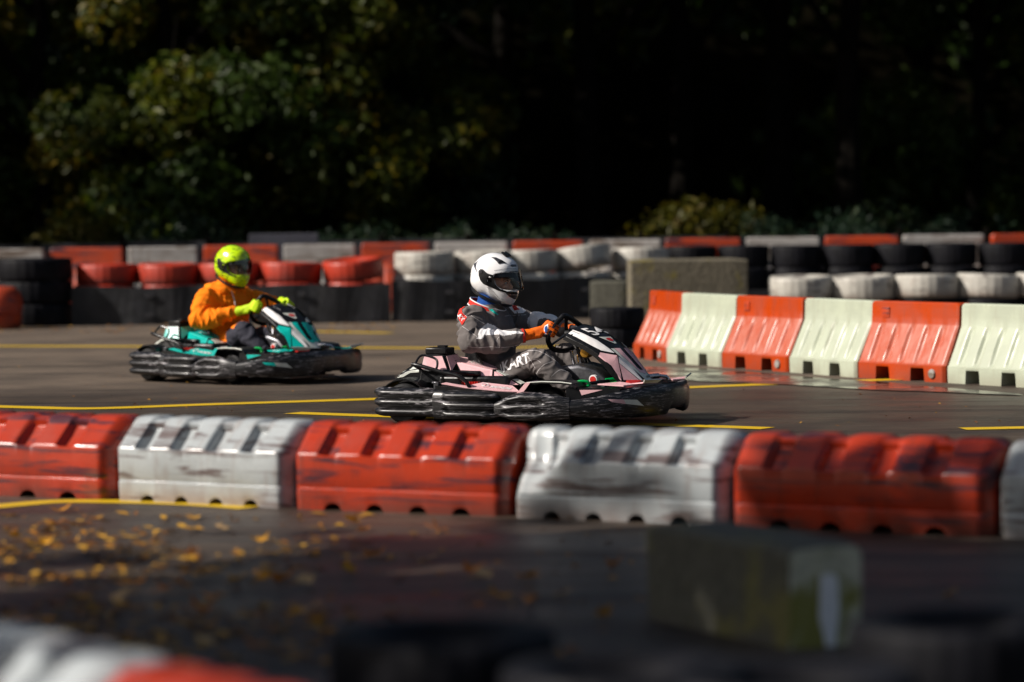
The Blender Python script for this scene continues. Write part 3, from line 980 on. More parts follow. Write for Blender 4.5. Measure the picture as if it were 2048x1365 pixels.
# foliage added on the left of the track, outside the picture: it shades the foreground and the forest edge
def shade_tree(x, y, s, lab):
    plant('high', x, y, s, rng.uniform(0, 6), lab, 'tree', 'trees left of the track')
bl = []
for k in range(28):
    bl.append((r.uniform(-11.5, -5.0), r.uniform(8.0, 11.2), r.uniform(2, 10), r.uniform(1.3, 2.0)))
for k in range(30):
    bl.append((r.uniform(-24, -12), r.uniform(44, 62), r.uniform(3, 13), r.uniform(2, 3.2)))
o = leaf_cloud('wood', M['leaf_green'], bl, 42000, 0.22, 78)
tag(o, 'added foliage out of view left of the track, casting shade', kind='stuff')

# fallen leaves
def leaf_mesh(name, mat, r, size, curl):
    """lobed leaf with a stalk, curled"""
    b = MB(); k = 11
    out = []
    for i in range(k * 2):
        a = 2 * pi * i / (k * 2)
        rad = size * (1.0 if i % 4 == 0 else 0.55 if i % 2 else 0.78) * (1 - 0.15 * cos(a))
        out.append((cos(a) * rad, sin(a) * rad * 0.85))
    vs = [Vector((0, 0, 0.006))]
    for (x, y) in out:
        vs.append(Vector((x, y, 0.004 + curl * (x * x + 0.4 * y * y) / size + r.uniform(0, 0.1) * size)))
    b.add(vs, [(0, i + 1, (i + 1) % len(out) + 1) for i in range(len(out))])
    b.tube([Vector((-size * .5, 0, 0.006)), Vector((-size * 1.5, size * .2, 0.01))], 0.0018, 5)
    o = b.build(name, mat, smooth=False)
    a_ = o.data.attributes.new('tone', 'FLOAT', 'POINT')
    return o
protos = []
for k in range(4):
    o = leaf_mesh('fallen_leaf', M['leaf_fall'], rng, 0.042, (0.55, 0.9, 0.3, 0.7)[k])
    v = (0.0, 0.15, 0.5, -0.3)[k]
    o.data.attributes['tone'].data.foreach_set('value', [v] * len(o.data.vertices))
    protos.append(o)
spots = [(120, 1028), (118, 1052), (440, 1062), (518, 1088), (386, 1112), (225, 1120), (298, 1112), (400, 1158), (525, 1163), (560, 1168), (612, 1166), (480, 1165), (365, 1177), (435, 1207), (618, 1227), (630, 1248), (655, 1272), (505, 1300), (405, 1288), (695, 1147), (753, 1115), (940, 1148), (968, 1155), (1000, 1203), (955, 1216), (400, 1230), (240, 1200), (30, 1080), (60, 1120), (140, 1170), (180, 1180), (20, 1130), (640, 1243), (1070, 1208), (1120, 1195), (1205, 1238), (1050, 1162), (1235, 1134), (860, 1125), (700, 1048), (730, 1065), (876, 1066), (1900, 1195), (90, 1090), (270, 1172), (335, 1185), (475, 1238), (590, 1236)]
gl = 'loose yellow leaves lying on the wet asphalt in front'
for i, (px, py) in enumerate(spots):
    k = i % 4
    o = protos[k] if i < 4 else protos[k].copy()
    if i >= 4: COL.objects.link(o)
    p = at(px, py)
    o.location = (p.x, p.y, 0.006); s = rng.uniform(0.8, 1.45)
    o.scale = (s, s, s)
    o.rotation_euler = (rng.uniform(-.5, .5), rng.uniform(-.4, .4), rng.uniform(0, 6.28))
    tag(o, 'yellow orange fallen leaf on the dark asphalt in front of the near barriers', 'leaf', gl)
# finer litter
vs, fs, tone = [], [], []
def litter(x, y, s):
    a = rng.uniform(0, 6.28); o = len(vs); h = rng.uniform(0.004, 0.02)
    ax, ay = cos(a) * s, sin(a) * s
    vs.extend([(x - ax, y - ay, .004), (x + ay * .5, y - ax * .5, h), (x + ax, y + ay, .004 + h * rng.random()), (x - ay * .5, y + ax * .5, h * .6)])
    fs.append((o, o + 1, o + 2, o + 3)); tone.extend([rng.uniform(-0.4, 0.5)] * 4)
for _ in range(1300):
    px = abs(rng.gauss(0, 380)); py = rng.uniform(1030, 1330)
    p = at(px, py)
    if noise.noise(Vector((p.x * 2.2, p.y * 1.1, 0))) > -0.05: litter(p.x, p.y, rng.uniform(0.015, 0.045))
for _ in range(160):
    p = at(rng.uniform(0, 1300), rng.uniform(1050, 1330)); litter(p.x, p.y, rng.uniform(0.01, 0.03))
for _ in range(300):
    p = at(rng.uniform(-50, 800), rng.uniform(645, 668)); litter(p.x, p.y, rng.uniform(0.02, 0.05))
for _ in range(120):
    p = at(rng.uniform(0, 2048), rng.uniform(680, 860)); litter(p.x, p.y, rng.uniform(0.008, 0.02))
me = bpy.data.meshes.new('leaf_litter'); me.from_pydata(vs, [], fs); me.materials.append(M['leaf_litter'])
a_ = me.attributes.new('tone', 'FLOAT', 'POINT'); a_.data.foreach_set('value', tone)
o = bpy.data.objects.new('leaf_litter', me); COL.objects.link(o)
tag(o, 'brown and yellow leaf litter strewn over the asphalt', kind='stuff')
# ------------------------------------------------------------------ karts
K1 = (at(1097, 842), 22.0)
K2 = (at(517, 761), 38.0)
def pose(K):
    O, deg = K
    return Matrix.Translation(O) @ Matrix.Rotation(radians(-deg), 4, 'Z')
W1 = pose(K1); W1i = W1.inverted()
def decal_px(polys, bvh, off=0.0025, cuts=3, z=(740, 480, 3.103), world=W1, back=None):
    """a sticker: outline measured on the photo of the pink kart, laid on the bodywork; returns local verts, faces"""
    inv = world.inverted(); o_l = inv @ CAM
    V, Fc = [], []
    for poly in polys:
        bm = bmesh.new()
        vv = [bm.verts.new((x, y, 0)) for x, y in poly]
        bm.faces.new(vv)
        bmesh.ops.triangulate(bm, faces=bm.faces)
        if cuts: bmesh.ops.subdivide_edges(bm, edges=bm.edges, cuts=cuts, use_grid_fill=True)
        bm.verts.index_update(); bm.verts.ensure_lookup_table(); ok = {}
        for v in bm.verts:
            px, py = z[0] + v.co.x / z[2], z[1] + v.co.y / z[2]
            d = (inv.to_3x3() @ ray(px, py)).normalized()
            hit, nrm, idx, dist = bvh.ray_cast(o_l, d)
            if hit is None: continue
            if nrm.dot(d) > 0: nrm = -nrm
            ok[v.index] = len(V); V.append(hit + nrm * off)
        for f in bm.faces:
            ids = [ok.get(v.index) for v in f.verts]
            if None in ids: continue
            ps = [V[i] for i in ids]
            if max((a - c).length for a in ps for c in ps) > 0.14: continue
            Fc.append(ids)
        bm.free()
    return V, Fc

def text_mesh(txt, size, bold=0.0, shear=0.0):
    cu = bpy.data.curves.new('txt', 'FONT'); cu.body = txt; cu.size = size; cu.offset = bold; cu.shear = shear
    cu.align_x = 'CENTER'; cu.align_y = 'CENTER'; cu.resolution_u = 4
    o = bpy.data.objects.new('txt', cu); COL.objects.link(o)
    dg = bpy.context.evaluated_depsgraph_get(); dg.update()
    me = bpy.data.meshes.new_from_object(o.evaluated_get(dg))
    V = [v.co.copy() for v in me.vertices]; Fc = [list(p.vertices) for p in me.polygons]
    bpy.data.objects.remove(o); bpy.data.curves.remove(cu); bpy.data.meshes.remove(me)
    return V, Fc

def letter_on(txt, size, c, ux, uy, bvh, mat, parent, name='lettering', bold=0.0, off=0.003, cuts=1, sx=1.0, shear=0.0):
    """lettering laid on a surface: centre c, reading direction ux, up uy"""
    V, Fc = text_mesh(txt, size, bold, shear)
    c, ux, uy = Vector(c), Vector(ux).normalized(), Vector(uy); uy = (uy - ux * uy.dot(ux)).normalized(); n = ux.cross(uy)
    bm = bmesh.new(); vv = [bm.verts.new((v.x * sx, v.y, 0)) for v in V]
    for f in Fc:
        try: bm.faces.new([vv[i] for i in f])
        except ValueError: pass
    if cuts:
        bmesh.ops.triangulate(bm, faces=bm.faces)
        bmesh.ops.subdivide_edges(bm, edges=bm.edges, cuts=cuts)
    b = MB(); bm.verts.index_update(); bm.verts.ensure_lookup_table(); P_ = []
    for v in bm.verts:
        p = c + ux * v.co.x + uy * v.co.y
        if bvh:
            hit, nrm, i, d = bvh.ray_cast(p + n * 0.15, -n, 0.4)
            if hit is not None: p = hit + n * off
        P_.append(p)
    b.add(P_, [[v.index for v in f.verts] for f in bm.faces]); bm.free()
    return b.build(name, mat, parent, smooth=False)

def mirror_y(V, Fc):
    return [Vector((p.x, -p.y, p.z)) for p in V], [list(reversed(f)) for f in Fc]

def bumper_loft(path, zfun, ribfun, thick=0.05, n_t=30):
    """path of (x, v); zfun(s)->(z0,z1); ribfun(s)->(rib amount, bulge)"""
    P_ = [Vector((p[0], p[1], 0)) for p in path]
    cum = [0.0]
    for a, c in zip(P_, P_[1:]): cum.append(cum[-1] + (c - a).length)
    rings = []
    for i, p in enumerate(P_):
        s = cum[i] / cum[-1]
        t = (P_[min(i + 1, len(P_) - 1)] - P_[max(i - 1, 0)]).normalized()
        n = Vector((t.y, -t.x, 0))
        z0, z1 = zfun(s, p); rib, bul = ribfun(s, p)
        ring = []
        for k in range(n_t + 1):
            q = k / n_t
            base_ = bul * (max(0.0, 1 - abs(2 * q - 1) ** 3.0)) ** 0.6
            if q < 0.30: w = sin(pi * q / 0.30)
            elif 0.36 < q < 0.63: w = sin(pi * (q - 0.36) / 0.27) * 0.8
            elif q > 0.69: w = sin(pi * (q - 0.69) / 0.31)
            else: w = 0
            ring.append(p + n * (base_ - 0.024 * rib + 0.034 * rib * abs(w) ** 0.6) + Vector((0, 0, lerp(z0, z1, q))))
        ring.append(p - n * thick + Vector((0, 0, z1 - 0.012)))
        ring.append(p - n * thick + Vector((0, 0, z0 + 0.012)))
        rings.append(ring)
    b = MB(); b.loft(rings)
    return b

def wheel(root, x, v, R, W):
    sgn = -1 if v < 0 else 1
    w = empty('wheel', (x, v, R)); w.parent = root
    b = MB(); h = W / 2
    b.lathe([(R * .50, -h * .7), (R * .60, -h * .95), (R * .82, -h), (R * .95, -h * .82), (R, -h * .5), (R, h * .5), (R * .95, h * .82), (R * .82, h), (R * .60, h * .95), (R * .50, h * .7)], (0, 0, 0), 'y', 40, closed=False)
    b.build('tyre', M['rubber'], w)
    b = MB(); b.lathe([(0.0, -.03 * sgn * -1), (0.02, .05 * sgn * -1), (R * .25, .045 * -sgn * -1), (R * .45, h * .6 * sgn), (R * .52, h * .85 * sgn), (R * .52, -h * .8 * sgn), (0, -h * .8 * sgn)], (0, 0, 0), 'y', 28)
    b.build('rim', M['steel'], w)
    return w

def make_kart(colname, label, lower):
    C_ = M[colname]
    root = empty('go_kart', (0, 0, 0))
    tag(root, label, 'go-kart')
    # --- floor and frame
    b = MB(); b.plate([(-.75, -.33, .055), (.66, -.28, .055), (.66, .28, .055), (-.75, .33, .055)], .012)
    b.build('floor_tray', M['darksteel'], root, smooth=False)
    b = MB()
    for s in (-1, 1):
        b.tube(smooth_path([(-.92, .34 * s, .09), (-.3, .33 * s, .075), (.2, .30 * s, .075), (.62, .24 * s, .085), (.74, .12 * s, .10)], 5), .016, 8)
    for x in (-.85, -.45, .05, .5): b.tube([(x, -.33, .085), (x, .33, .085)], .014, 8)
    b.build('chassis_frame', M['darksteel'], root)
    b = MB(); b.tube([(-.79, -.52, .14), (-.79, .52, .14)], .02, 12)
    b.build('rear_axle', M['steel'], root)
    wheel(root, -.79, -.50, .14, .20); wheel(root, -.79, .50, .14, .20)
    wheel(root, .215, -.50, .128, .13); wheel(root, .215, .50, .128, .13)
    # --- surround
    half = [(-.975, 0), (-.985, .22), (-.985, .42), (-.975, .56), (-.93, .635), (-.85, .655), (-.7, .665), (-.50, .675)]
    pth = smooth_path([(x, -v, 0) for x, v in reversed(half)] + [(x, v, 0) for x, v in half[1:]], 5)
    def zr(s, p):
        e = max(0, (p.x + 0.56) / .06); return (0.058 + .004 * e, 0.25 - 0.012 * e)
    rb = bumper_loft([(p.x, p.y) for p in reversed(pth)], zr, lambda s, p: (max(0.0, min(1, (-0.535 - p.x) / 0.03)), 0.03))
    rb.build('rear_bumper', M['scuff'], root)
    for s in (-1, 1):
        q = [(-.53, .672), (-.46, .682), (-.38, .695), (-.28, .70), (-.18, .698), (-.125, .685), (-.10, .65)]
        q = smooth_path([(x, v * s, 0) for x, v in q], 6)
        if s > 0: q = list(reversed(q))
        side = bumper_loft([(p.x, p.y) for p in q], lambda t, p: (0.048, 0.238 - 0.02 * max(0, (p.x + .2) / .12) ** 2), lambda t, p: (min(1, max(0, (p.x + .46) / .03)) * (1 - max(0, (p.x + .12) / .06)), 0.035))
        side.build('side_pod', M['scuff'], root)
        q = [(-.075, .715), (-.045, .722), (.02, .728), (.10, .732), (.18, .732), (.26, .73), (.34, .72), (.42, .70)]
        q = smooth_path([(x, v * s, 0) for x, v in q], 6)
        if s > 0: q = list(reversed(q))
        def zf(t, p):
            return interp([(-.075, .082, .172), (-.05, .074, .180), (.02, .052, .215), (.10, .046, .236), (.18, .046, .236), (.26, .05, .228), (.34, .056, .215), (.42, .06, .20)], p.x)
        sw = bumper_loft([(p.x, p.y) for p in q], zf, lambda t, p: (min(1, max(0, (p.x + .03) / .06)) * min(1, max(0, (.27 - p.x) / .05)), 0.035))
        sp = sw.build('side_bulge', M['scuff'], root)
        sl_ = MB()
        for (x, z, w) in ((.14, .138, .075),):
            sl_.box((x, .765 * s, z), (w, .006, .026))
        sl_.build('slot', M['black'], sp, bevel=.004)
    half = [(.895, 0), (.89, .13), (.865, .28), (.80, .43), (.70, .56), (.58, .645), (.45, .695), (.35, .725), (.295, .735)]
    pth = smooth_path([(x, -v, 0) for x, v in reversed(half)] + [(x, v, 0) for x, v in half[1:]], 7)
    def zfr(s, p):
        z0, z1 = interp([(.29, .115, .162), (.31, .102, .172), (.36, .088, .178), (.47, .078, .19), (.58, .074, .205), (.70, .068, .236), (.80, .064, .262), (.87, .066, .270), (.90, .068, .262)], p.x)
        if abs(p.y) < .17 and p.x > .6: z0 += .030 * min(1, (.17 - abs(p.y)) / .03)
        return z0, z1
    fb_ = bumper_loft([(p.x, p.y) for p in pth], zfr, lambda s, p: (0.0, 0.028), 0.05)
    fb_ = fb_.build('front_bumper', M['scuff'], root)
    bv = bvh_of([fb_])
    # stickers on the front bumper, near then far
    def sticker(name, polys, bvh, mat, parent, mir=True, off=.0025, z=(740, 480, 3.103), cuts=3):
        V, Fc = decal_px(polys, bvh, off, cuts, z)
        if not V: return None
        b = MB(); b.add(V, Fc)
        o = b.build(name, mat, parent, smooth=True)
        if mir:
            V2, F2 = mirror_y(V, Fc); b = MB(); b.add(V2, F2); b.build(name, mat, parent, smooth=True)
        return o
    Z6 = (1180, 750, 9.752)
    sticker('sticker', [[(345, 480), (650, 482), (700, 570), (430, 535)]], bv, C_, fb_, z=Z6)
    sticker('sticker', [[(652, 482), (918, 488), (1045, 605), (702, 570)]], bv, M['cream'], fb_, z=Z6)
    sticker('air_slot', [[(1170, 320), (1480, 290), (1440, 355), (1240, 352)]], bv, M['black'], fb_, z=Z6)
    # --- lower nose fairing and side plates
    b = MB()
    for s in (-1, 1):
        b.plate([(.36, -.58 * s, .235), (.66, -.52 * s, .245), (.80, -.36 * s, .262), (.84, -.15 * s, .262), (.80, 0, .262), (.55, 0, .255), (.36, -.20 * s, .245)][::s], .02)
    b.build('nose_fairing', M['black'], root, smooth=False)
    for s in (-1, 1):
        b = MB(); b.plate([(.36, -.605 * s, .262), (.36, -.61 * s, .17), (.70, -.535 * s, .17), (.70, -.53 * s, .250)], .012); b.build('lower_panel', M['black'], root, smooth=False)
        b = MB(); b.plate([(.455, -.612 * s, .246), (.60, -.575 * s, .246), (.47, -.612 * s, .212)], .008); b.build('accent_panel', C_, root, smooth=False)
        b = MB(); b.plate([(.50, -.40 * s, .2665), (.62, -.30 * s, .276), (.76, -.40 * s, .2685), (.70, -.46 * s, .262)], .008); b.build('accent_panel', C_, root, smooth=False)
        # upturned front corner
        b = MB(); b.plate([(.72, -.36 * s, .270), (.80, -.22 * s, .272), (.86, -.28 * s, .276), (.82, -.42 * s, .282)], .008); b.build('accent_panel', C_, root, smooth=False)
        b = MB(); b.plate([(.825, -.42 * s, .284), (.865, -.27 * s, .278), (.885, -.24 * s, .296), (.845, -.46 * s, .305)], .008); b.build('winglet', M['cream'], root, smooth=False)
    # --- nose panel
    S = [  # center x,z | edge x,v,z | lower x,v,z
        ((.235, .632), (.215, .135, .618), (.200, .178, .585)),
        ((.300, .624), (.275, .150, .604), (.255, .190, .560)),
        ((.365, .604), (.340, .158, .578), (.325, .200, .530)),
        ((.430, .565), (.405, .160, .540), (.385, .208, .498)),
        ((.490, .520), (.470, .156, .500), (.440, .216, .462)),
        ((.552, .474), (.547, .150, .443), (.500, .218, .405)),
        ((.630, .395), (.622, .118, .362), (.555, .212, .335)),
        ((.732, .272), (.712, .092, .266), (.600, .200, .284))]
    rings = []
    for (c, e, l) in S:
        up = [Vector((l[0], -l[1], l[2])), Vector((e[0], -e[1], e[2])), Vector((c[0] * .6 + e[0] * .4, -e[1] * .5, max(c[1], e[2]) * .75 + .25 * e[2])), Vector((c[0], 0, c[1])),
              Vector((c[0] * .6 + e[0] * .4, e[1] * .5, max(c[1], e[2]) * .75 + .25 * e[2])), Vector((e[0], e[1], e[2])), Vector((l[0], l[1], l[2]))]
        lo = [p + Vector((-.028, 0, -.022)) for p in reversed(up)]
        lo[0].y *= .96; lo[-1].y *= .96
        k_ = 1 - len(rings) / 7.0
        rings.append([p + Vector((0, 0, (.12 * p.y + .006) * k_)) for p in up + lo])
    b = MB(); b.loft(rings)
    nose = b.build('nose_panel', M['black'], root, bevel=.002)
    nb = bvh_of([nose])
    ZA = (1120, 640, 9.752)
    sk = lambda name, polys, mat, mir=True, off=.0035, cuts=5: sticker(name, polys, nb, mat, nose, mir, off, ZA, cuts)
    sk('side_strip', [[(215, 190), (420, 262), (720, 405), (960, 570), (1065, 655), (800, 603), (600, 500), (330, 350), (130, 258)]], M['white'])
    sk('side_facet', [[(780, 642), (1110, 700), (1000, 900), (755, 710)], [(1110, 705), (1205, 1180), (1180, 1175), (1000, 900)]], C_)
    sk('side_facet', [[(1150, 850), (1540, 1180), (1235, 1180)]], C_)
    sk('side_facet', [[(1135, 715), (1330, 860), (1615, 1185), (1560, 1180), (1152, 845)]], M['white'])
    def on_nose(pts, mat, name, off=.003, mir=True):
        """sticker given on the nose as (distance 0..1 down the panel, sideways metres)"""
        b = MB(); V = []
        for (u, v) in pts:
            f = u * (len(S) - 1); i = min(int(f), len(S) - 2); t = f - i
            cx_ = lerp(S[i][0][0], S[i + 1][0][0], t)
            d = Vector((-.7, 0, -.7)).normalized()
            hit, nrm, k, ds = nb.ray_cast(Vector((cx_ + .02, v, lerp(S[i][0][1], S[i + 1][0][1], t) + .02)) - d * .2, d)
            V.append((hit if hit is not None else Vector((cx_, v, .3))) - d * off)
        b.add(V, [tuple(range(len(V)))])
        b.build(name, mat, nose, smooth=False)
        if mir:
            V2, F2 = mirror_y(V, [tuple(range(len(V)))]); b = MB(); b.add(V2, F2); b.build(name, mat, nose, smooth=False)
    sk('front_edging', [[(985, 565), (1050, 565), (1560, 1030), (1660, 1062), (1690, 1000), (1722, 1003), (1800, 1180), (1665, 1180)]], M['cream'], False)
    sk('front_panel', [[(1050, 562), (1165, 562), (1500, 940), (1560, 985), (1610, 985), (1690, 1000), (1660, 1060), (1560, 1030)]], C_, False, .0045)
    sk('front_panel', [[(1235, 560), (1345, 553), (1690, 1000), (1612, 985), (1590, 940)]], C_, False, .0045)
    sk('edge_strip', [[(1335, 553), (1362, 560), (1725, 1005), (1690, 1000)]], M['cream'], False, .005)
    sk('edge_strip', [[(1085, 348), (1102, 350), (1312, 545), (1285, 543)]], M['cream'], False)
    sk('badge_plate', [[(755, 343), (980, 336), (1102, 465), (1060, 470)]], M['cream'], False)
    sk('badge', [[(895, 362), (965, 360), (1040, 405), (1018, 430), (950, 412), (898, 388)]], M['red'], False, .005, 2)
    tdir = Vector((.42 - .28, 0, .565 - .625)).normalized()
    if not lower:
        V, Fc = text_mesh('54', 1.0, .012)
        P_ = [(700 + v.x * 345 - v.y * 400, 236 - v.x * 45 - v.y * 175) for v in V]
        sk('race_number', [[P_[i] for i in f] for f in Fc], M['white'], False, .0045, 1)
        V, Fc = text_mesh('SODIKART', 1.0, .012)
        P_ = [(300 + v.x * 36 - v.y * 22, 252 + v.x * 15 - v.y * 30) for v in V]
        sk('lettering', [[P_[i] for i in f] for f in Fc], M['black'], False, .0055, 0)
        V, Fc = text_mesh('GD', 1.0, .03)
        P_ = [(1705 + v.x * 50, 1120 - v.y * 52) for v in V]
        sk('lettering', [[P_[i] for i in f] for f in Fc], M['black'], False, .007, 0)
    else:
        on_nose([(.10, -.085), (.10, .085), (.30, .09), (.30, -.09)], M['white'], 'number_plate', .004, False)
        on_nose([(.15, -.05), (.15, -.01), (.25, -.012), (.25, -.055)], M['black'], 'number_mark', .006, False)
        on_nose([(.15, .015), (.15, .055), (.25, .06), (.25, .02)], M['black'], 'number_mark', .006, False)
    # --- sensor and front bracket
    b = MB(); b.tube([(.70, .03, .30), (.76, .06, .305)], .017, 12); b.tube([(.755, .055, .305), (.80, .09, .298), (.81, .10, .28)], .012, 8)
    b.build('front_bracket', M['steel'], root)
    b = MB(); b.plate([(.615, -.19, .272), (.69, -.07, .272), (.70, -.09, .245), (.66, -.2, .245)], .02); b.build('reflector', M['red'], root, smooth=False)
    # --- steering
    rim = smooth_path([(.155, -.065, .700), (.188, .085, .640), (.198, .135, .610), (.185, .165, .555), (.150, .13, .495), (.105, .04, .465), (.066, -.08, .485), (.060, -.145, .545), (.085, -.150, .610), (.130, -.105, .680)], 6, True)
    st = empty('steering_wheel', (0, 0, 0)); st.parent = root
    b = MB(); b.tube(rim, .0175, 10, closed=True); b.build('wheel_rim', M['black'], st)
    hub = Vector((.128, .01, .575))
    b = MB(); b.lathe([(0, -.0), (.035, 0), (.035, .03), (0, .03)], hub, 'x', 20); b.build('hub', M['black'], st)
    for e in ((.150, -.045, .695), (.190, .12, .60), (.072, -.12, .51)):
        b = MB(); e = Vector(e); b.tube([hub, hub.lerp(e, .5), e], [.017, .012, .013], 8, flat=.5); b.build('spoke', M['black'], st)
    b = MB(); b.tube([(.14, .01, .57), (.42, .0, .17)], .012, 10); b.build('steering_column', M['steel'], root)
    b = MB()
    for s in (-1, 1): b.tube([(.34, .18 * s, .08), (.28, .10 * s, .35), (.22, .03 * s, .50)], .011, 8)
    b.build('column_brace', M['darksteel'], root)
    for k, (x, z) in enumerate(((.20, .47), (.235, .44), (.27, .46))):
        b = MB(); b.tube([(x, -.09 + .03 * k, z), (x + .01, -.05 + .03 * k, z - .10)], .012 - .002 * k, 10)
        b.build('damper', [M['steel'], M['brass'], M['darksteel']][k], root)
    b = MB(); b.lathe([(0, -.05), (.03, -.045), (.036, -.02), (.036, .03), (.02, .05), (0, .05)], (.30, -.06, .46), 'y', 20); b.build('brake_reservoir', M['brass'], root)
    # --- tank, caps, strap
    b = MB()
    rg = []
    for v, k in ((-.17, .86), (-.155, .97), (-.1, 1), (.1, 1), (.155, .97), (.17, .86)):
        rg.append([Vector((lerp(.34, x, k), v, lerp(.22, z, k))) for x, z in ((.10, .10), (.06, .30), (.13, .372), (.27, .392), (.40, .360), (.50, .275), (.53, .23), (.52, .10))])
    b.loft(rg); b.build('fuel_tank', M['darksteel'], root, bevel=.012)
    b = MB(); b.lathe([(0, -.232), (.027, -.232), (.030, -.226), (.030, -.198), (0, -.198)], (.405, 0, .292), 'y', 26); cap = b.build('filler_cap', M['white'], root)
    b = MB(); b.lathe([(0, -.2345), (.021, -.2345), (.021, -.23), (0, -.23)], (.405, 0, .292), 'y', 22); b.build('cap_disc', M['red'], cap)
    b = MB()
    b.tube(smooth_path([(.345, -.42, .262), (.385, -.43, .290), (.435, -.42, .288), (.445, -.41, .264), (.41, -.42, .258), (.37, -.42, .258)], 4, True), .010, 8, closed=True)
    b.tube([(.395, -.425, .286), (.40, -.425, .262)], .008, 8)
    gh = b.build('green_clip', M['green'], root)
    b = MB(); b.tube([(.44, -.38, .276), (.50, -.20, .282)], .011, 8); b.build('strap', M['black'], root)
    b = MB(); b.tube(smooth_path([(.48, -.20, .288), (.53, -.16, .292), (.56, -.14, .278), (.53, -.20, .266), (.47, -.24, .262)], 4), .010, 8); b.build('green_clip', M['green'], root)
    # --- front wheel arches
    for s in (-1, 1):
        fe = empty('wheel_arch', (0, 0, 0)); fe.parent = root
        b = MB(); w0, w1 = -.62 * s, -.40 * s
        arc = [(.035, .222), (.095, .288), (.20, .296), (.33, .294), (.405, .286), (.43, .262)]
        rg = []
        for x, z in arc: rg.append([Vector((x, w0, z)), Vector((x, w1, z + .004)), Vector((x - .0, w1, z - .010)), Vector((x, w0, z - .012))])
        b.loft(rg); b.build('arch_top', M['black'], fe, smooth=False)
        b = MB(); b.tube([(x, w0 - .002 * s, z + .001) for x, z in arc[1:5]], .0042, 6); b.build('arch_edge', M['cream'], fe)
        b = MB(); b.plate([(.034, -.625 * s, .226), (.092, -.625 * s, .291), (.125, -.625 * s, .291), (.07, -.625 * s, .222)], .01); b.build('arch_front', C_, fe, smooth=False)
        b = MB(); b.plate([(.02, -.61 * s, .222), (.092, -.61 * s, .293), (.10, -.44 * s, .297), (.03, -.44 * s, .226)][::s], .008); b.build('arch_slope', C_, fe, smooth=False)
    # --- seat
    prof = [(-.56, .52), (-.53, .54), (-.50, .42), (-.46, .28), (-.40, .17), (-.28, .12), (-.12, .12), (-.02, .155)]
    rg = []
    for v, k, l in ((-.235, .05, .0), (-.225, .5, 0), (-.17, .95, 0), (0, 1, 0), (.17, .95, 0), (.225, .5, 0), (.235, .05, 0)):
        ring = []
        for i, (x, z) in enumerate(prof):
            top = (1 - k) * (.12 if i < 4 else .16)
            ring.append(Vector((x + (1 - k) * (.10 if i < 4 else 0), v * (1 if i > 1 else .85), z + (top if i >= 3 else top * .2))))
        ring += [p + Vector((-.02, 0, -.02)) for p in reversed(ring)]
        rg.append(ring)
    b = MB(); b.loft(rg); b.build('seat', M['black'], root)
    # --- side bodywork, near side and its twin
    for s in (-1, 1):
        near = s < 0
        sp = empty('side_bodywork', (0, 0, 0)); sp.parent = root
        Y = lambda pts: [(x, -v * -s if False else v * (1 if near else -1), z) for x, v, z in pts]
        def pl(name, pts, mat, th=.012, inset=None, parent=sp):
            q = Y(pts)
            if not near: q = q[::-1]
            b = MB(); b.plate(q, th); return b.build(name, mat, parent, smooth=False)
        def framed(name, pts, mat, shrink=.90, th=.012, lift=.003):
            """coloured panel on a black backing with a visible margin"""
            pts = [Vector(p) for p in pts]; c = sum(pts, Vector()) / len(pts)
            nrm = sum(((pts[i].cross(pts[(i + 1) % len(pts)])) for i in range(len(pts))), Vector()).normalized()
            if nrm.z < 0 and abs(nrm.z) > .2: nrm = -nrm
            if abs(nrm.z) <= .2 and nrm.y > 0: nrm = -nrm
            raw = sum(((pts[i].cross(pts[(i + 1) % len(pts)])) for i in range(len(pts))), Vector())
            if raw.dot(nrm) < 0: pts = pts[::-1]
            m_ = 0.006
            ins = []
            for i, p in enumerate(pts):
                a_, b_ = pts[i - 1], pts[(i + 1) % len(pts)]
                d1, d2 = (a_ - p).normalized(), (b_ - p).normalized()
                bi = d1 + d2
                if bi.length < .15: bi = nrm.cross(d2)
                bi.normalize()
                if bi.dot(c - p) < 0: bi = -bi
                ins.append(p + bi * m_ * 1.3)
            bk = pl(name + '_backing', [tuple(p - nrm * .004) for p in pts], M['black'], th)
            fr = pl(name, [tuple(p + nrm * .0) for p in ins], mat, .004)
            return fr
        # ridge line and facets of the pod
        A = (-.515, -.35, .408); B_ = (-.234, -.385, .362); C2 = (-.215, -.44, .300); D = (-.46, -.46, .335)
        E_ = (-.55, -.20, .432); F2 = (-.255, -.20, .352); G = (-.025, -.34, .262); Hh = (-.25, -.17, .345)
        framed('pod_side', [A, B_, (-.222, -.43, .305), (-.30, -.445, .318), (-.33, -.43, .345), (-.455, -.43, .352)], C_)
        pt = framed('pod_top', [A, E_, (-.44, -.17, .425), F2, B_], C_)
        framed('pod_front', [(-.232, -.388, .352), (-.215, -.37, .348), (-.035, -.42, .262), (-.10, -.45, .262), (-.215, -.44, .286)], C_)
        framed('pod_edge', [(-.230, -.36, .355), (-.26, -.21, .352), (-.02, -.33, .270), (-.03, -.40, .266)], M['cream'])
        # recessed dark box below the pod side
        q = MB(); q.box((-.38, .44 * s, .335), (.16, .05, .035)); q.build('pod_handle', M['black'], sp, bevel=.012)
        q = MB(); q.box((-.35, .36 * s, .24), (.50, .20, .16)); q.build('pod_core', M['black'], sp, bevel=.02)
        # sill
        sill = framed('sill', [(-.525, -.60, .276), (-.50, -.55, .284), (-.345, -.565, .266), (-.262, -.50, .286), (-.06, -.47, .262), (.04, -.585, .226), (-.10, -.63, .232), (-.33, -.63, .250)], C_)
        pl('sill_skirt', [(-.53, -.645, .266), (.045, -.645, .222), (.045, -.645, .17), (-.53, -.645, .19)], M['black'], .02)
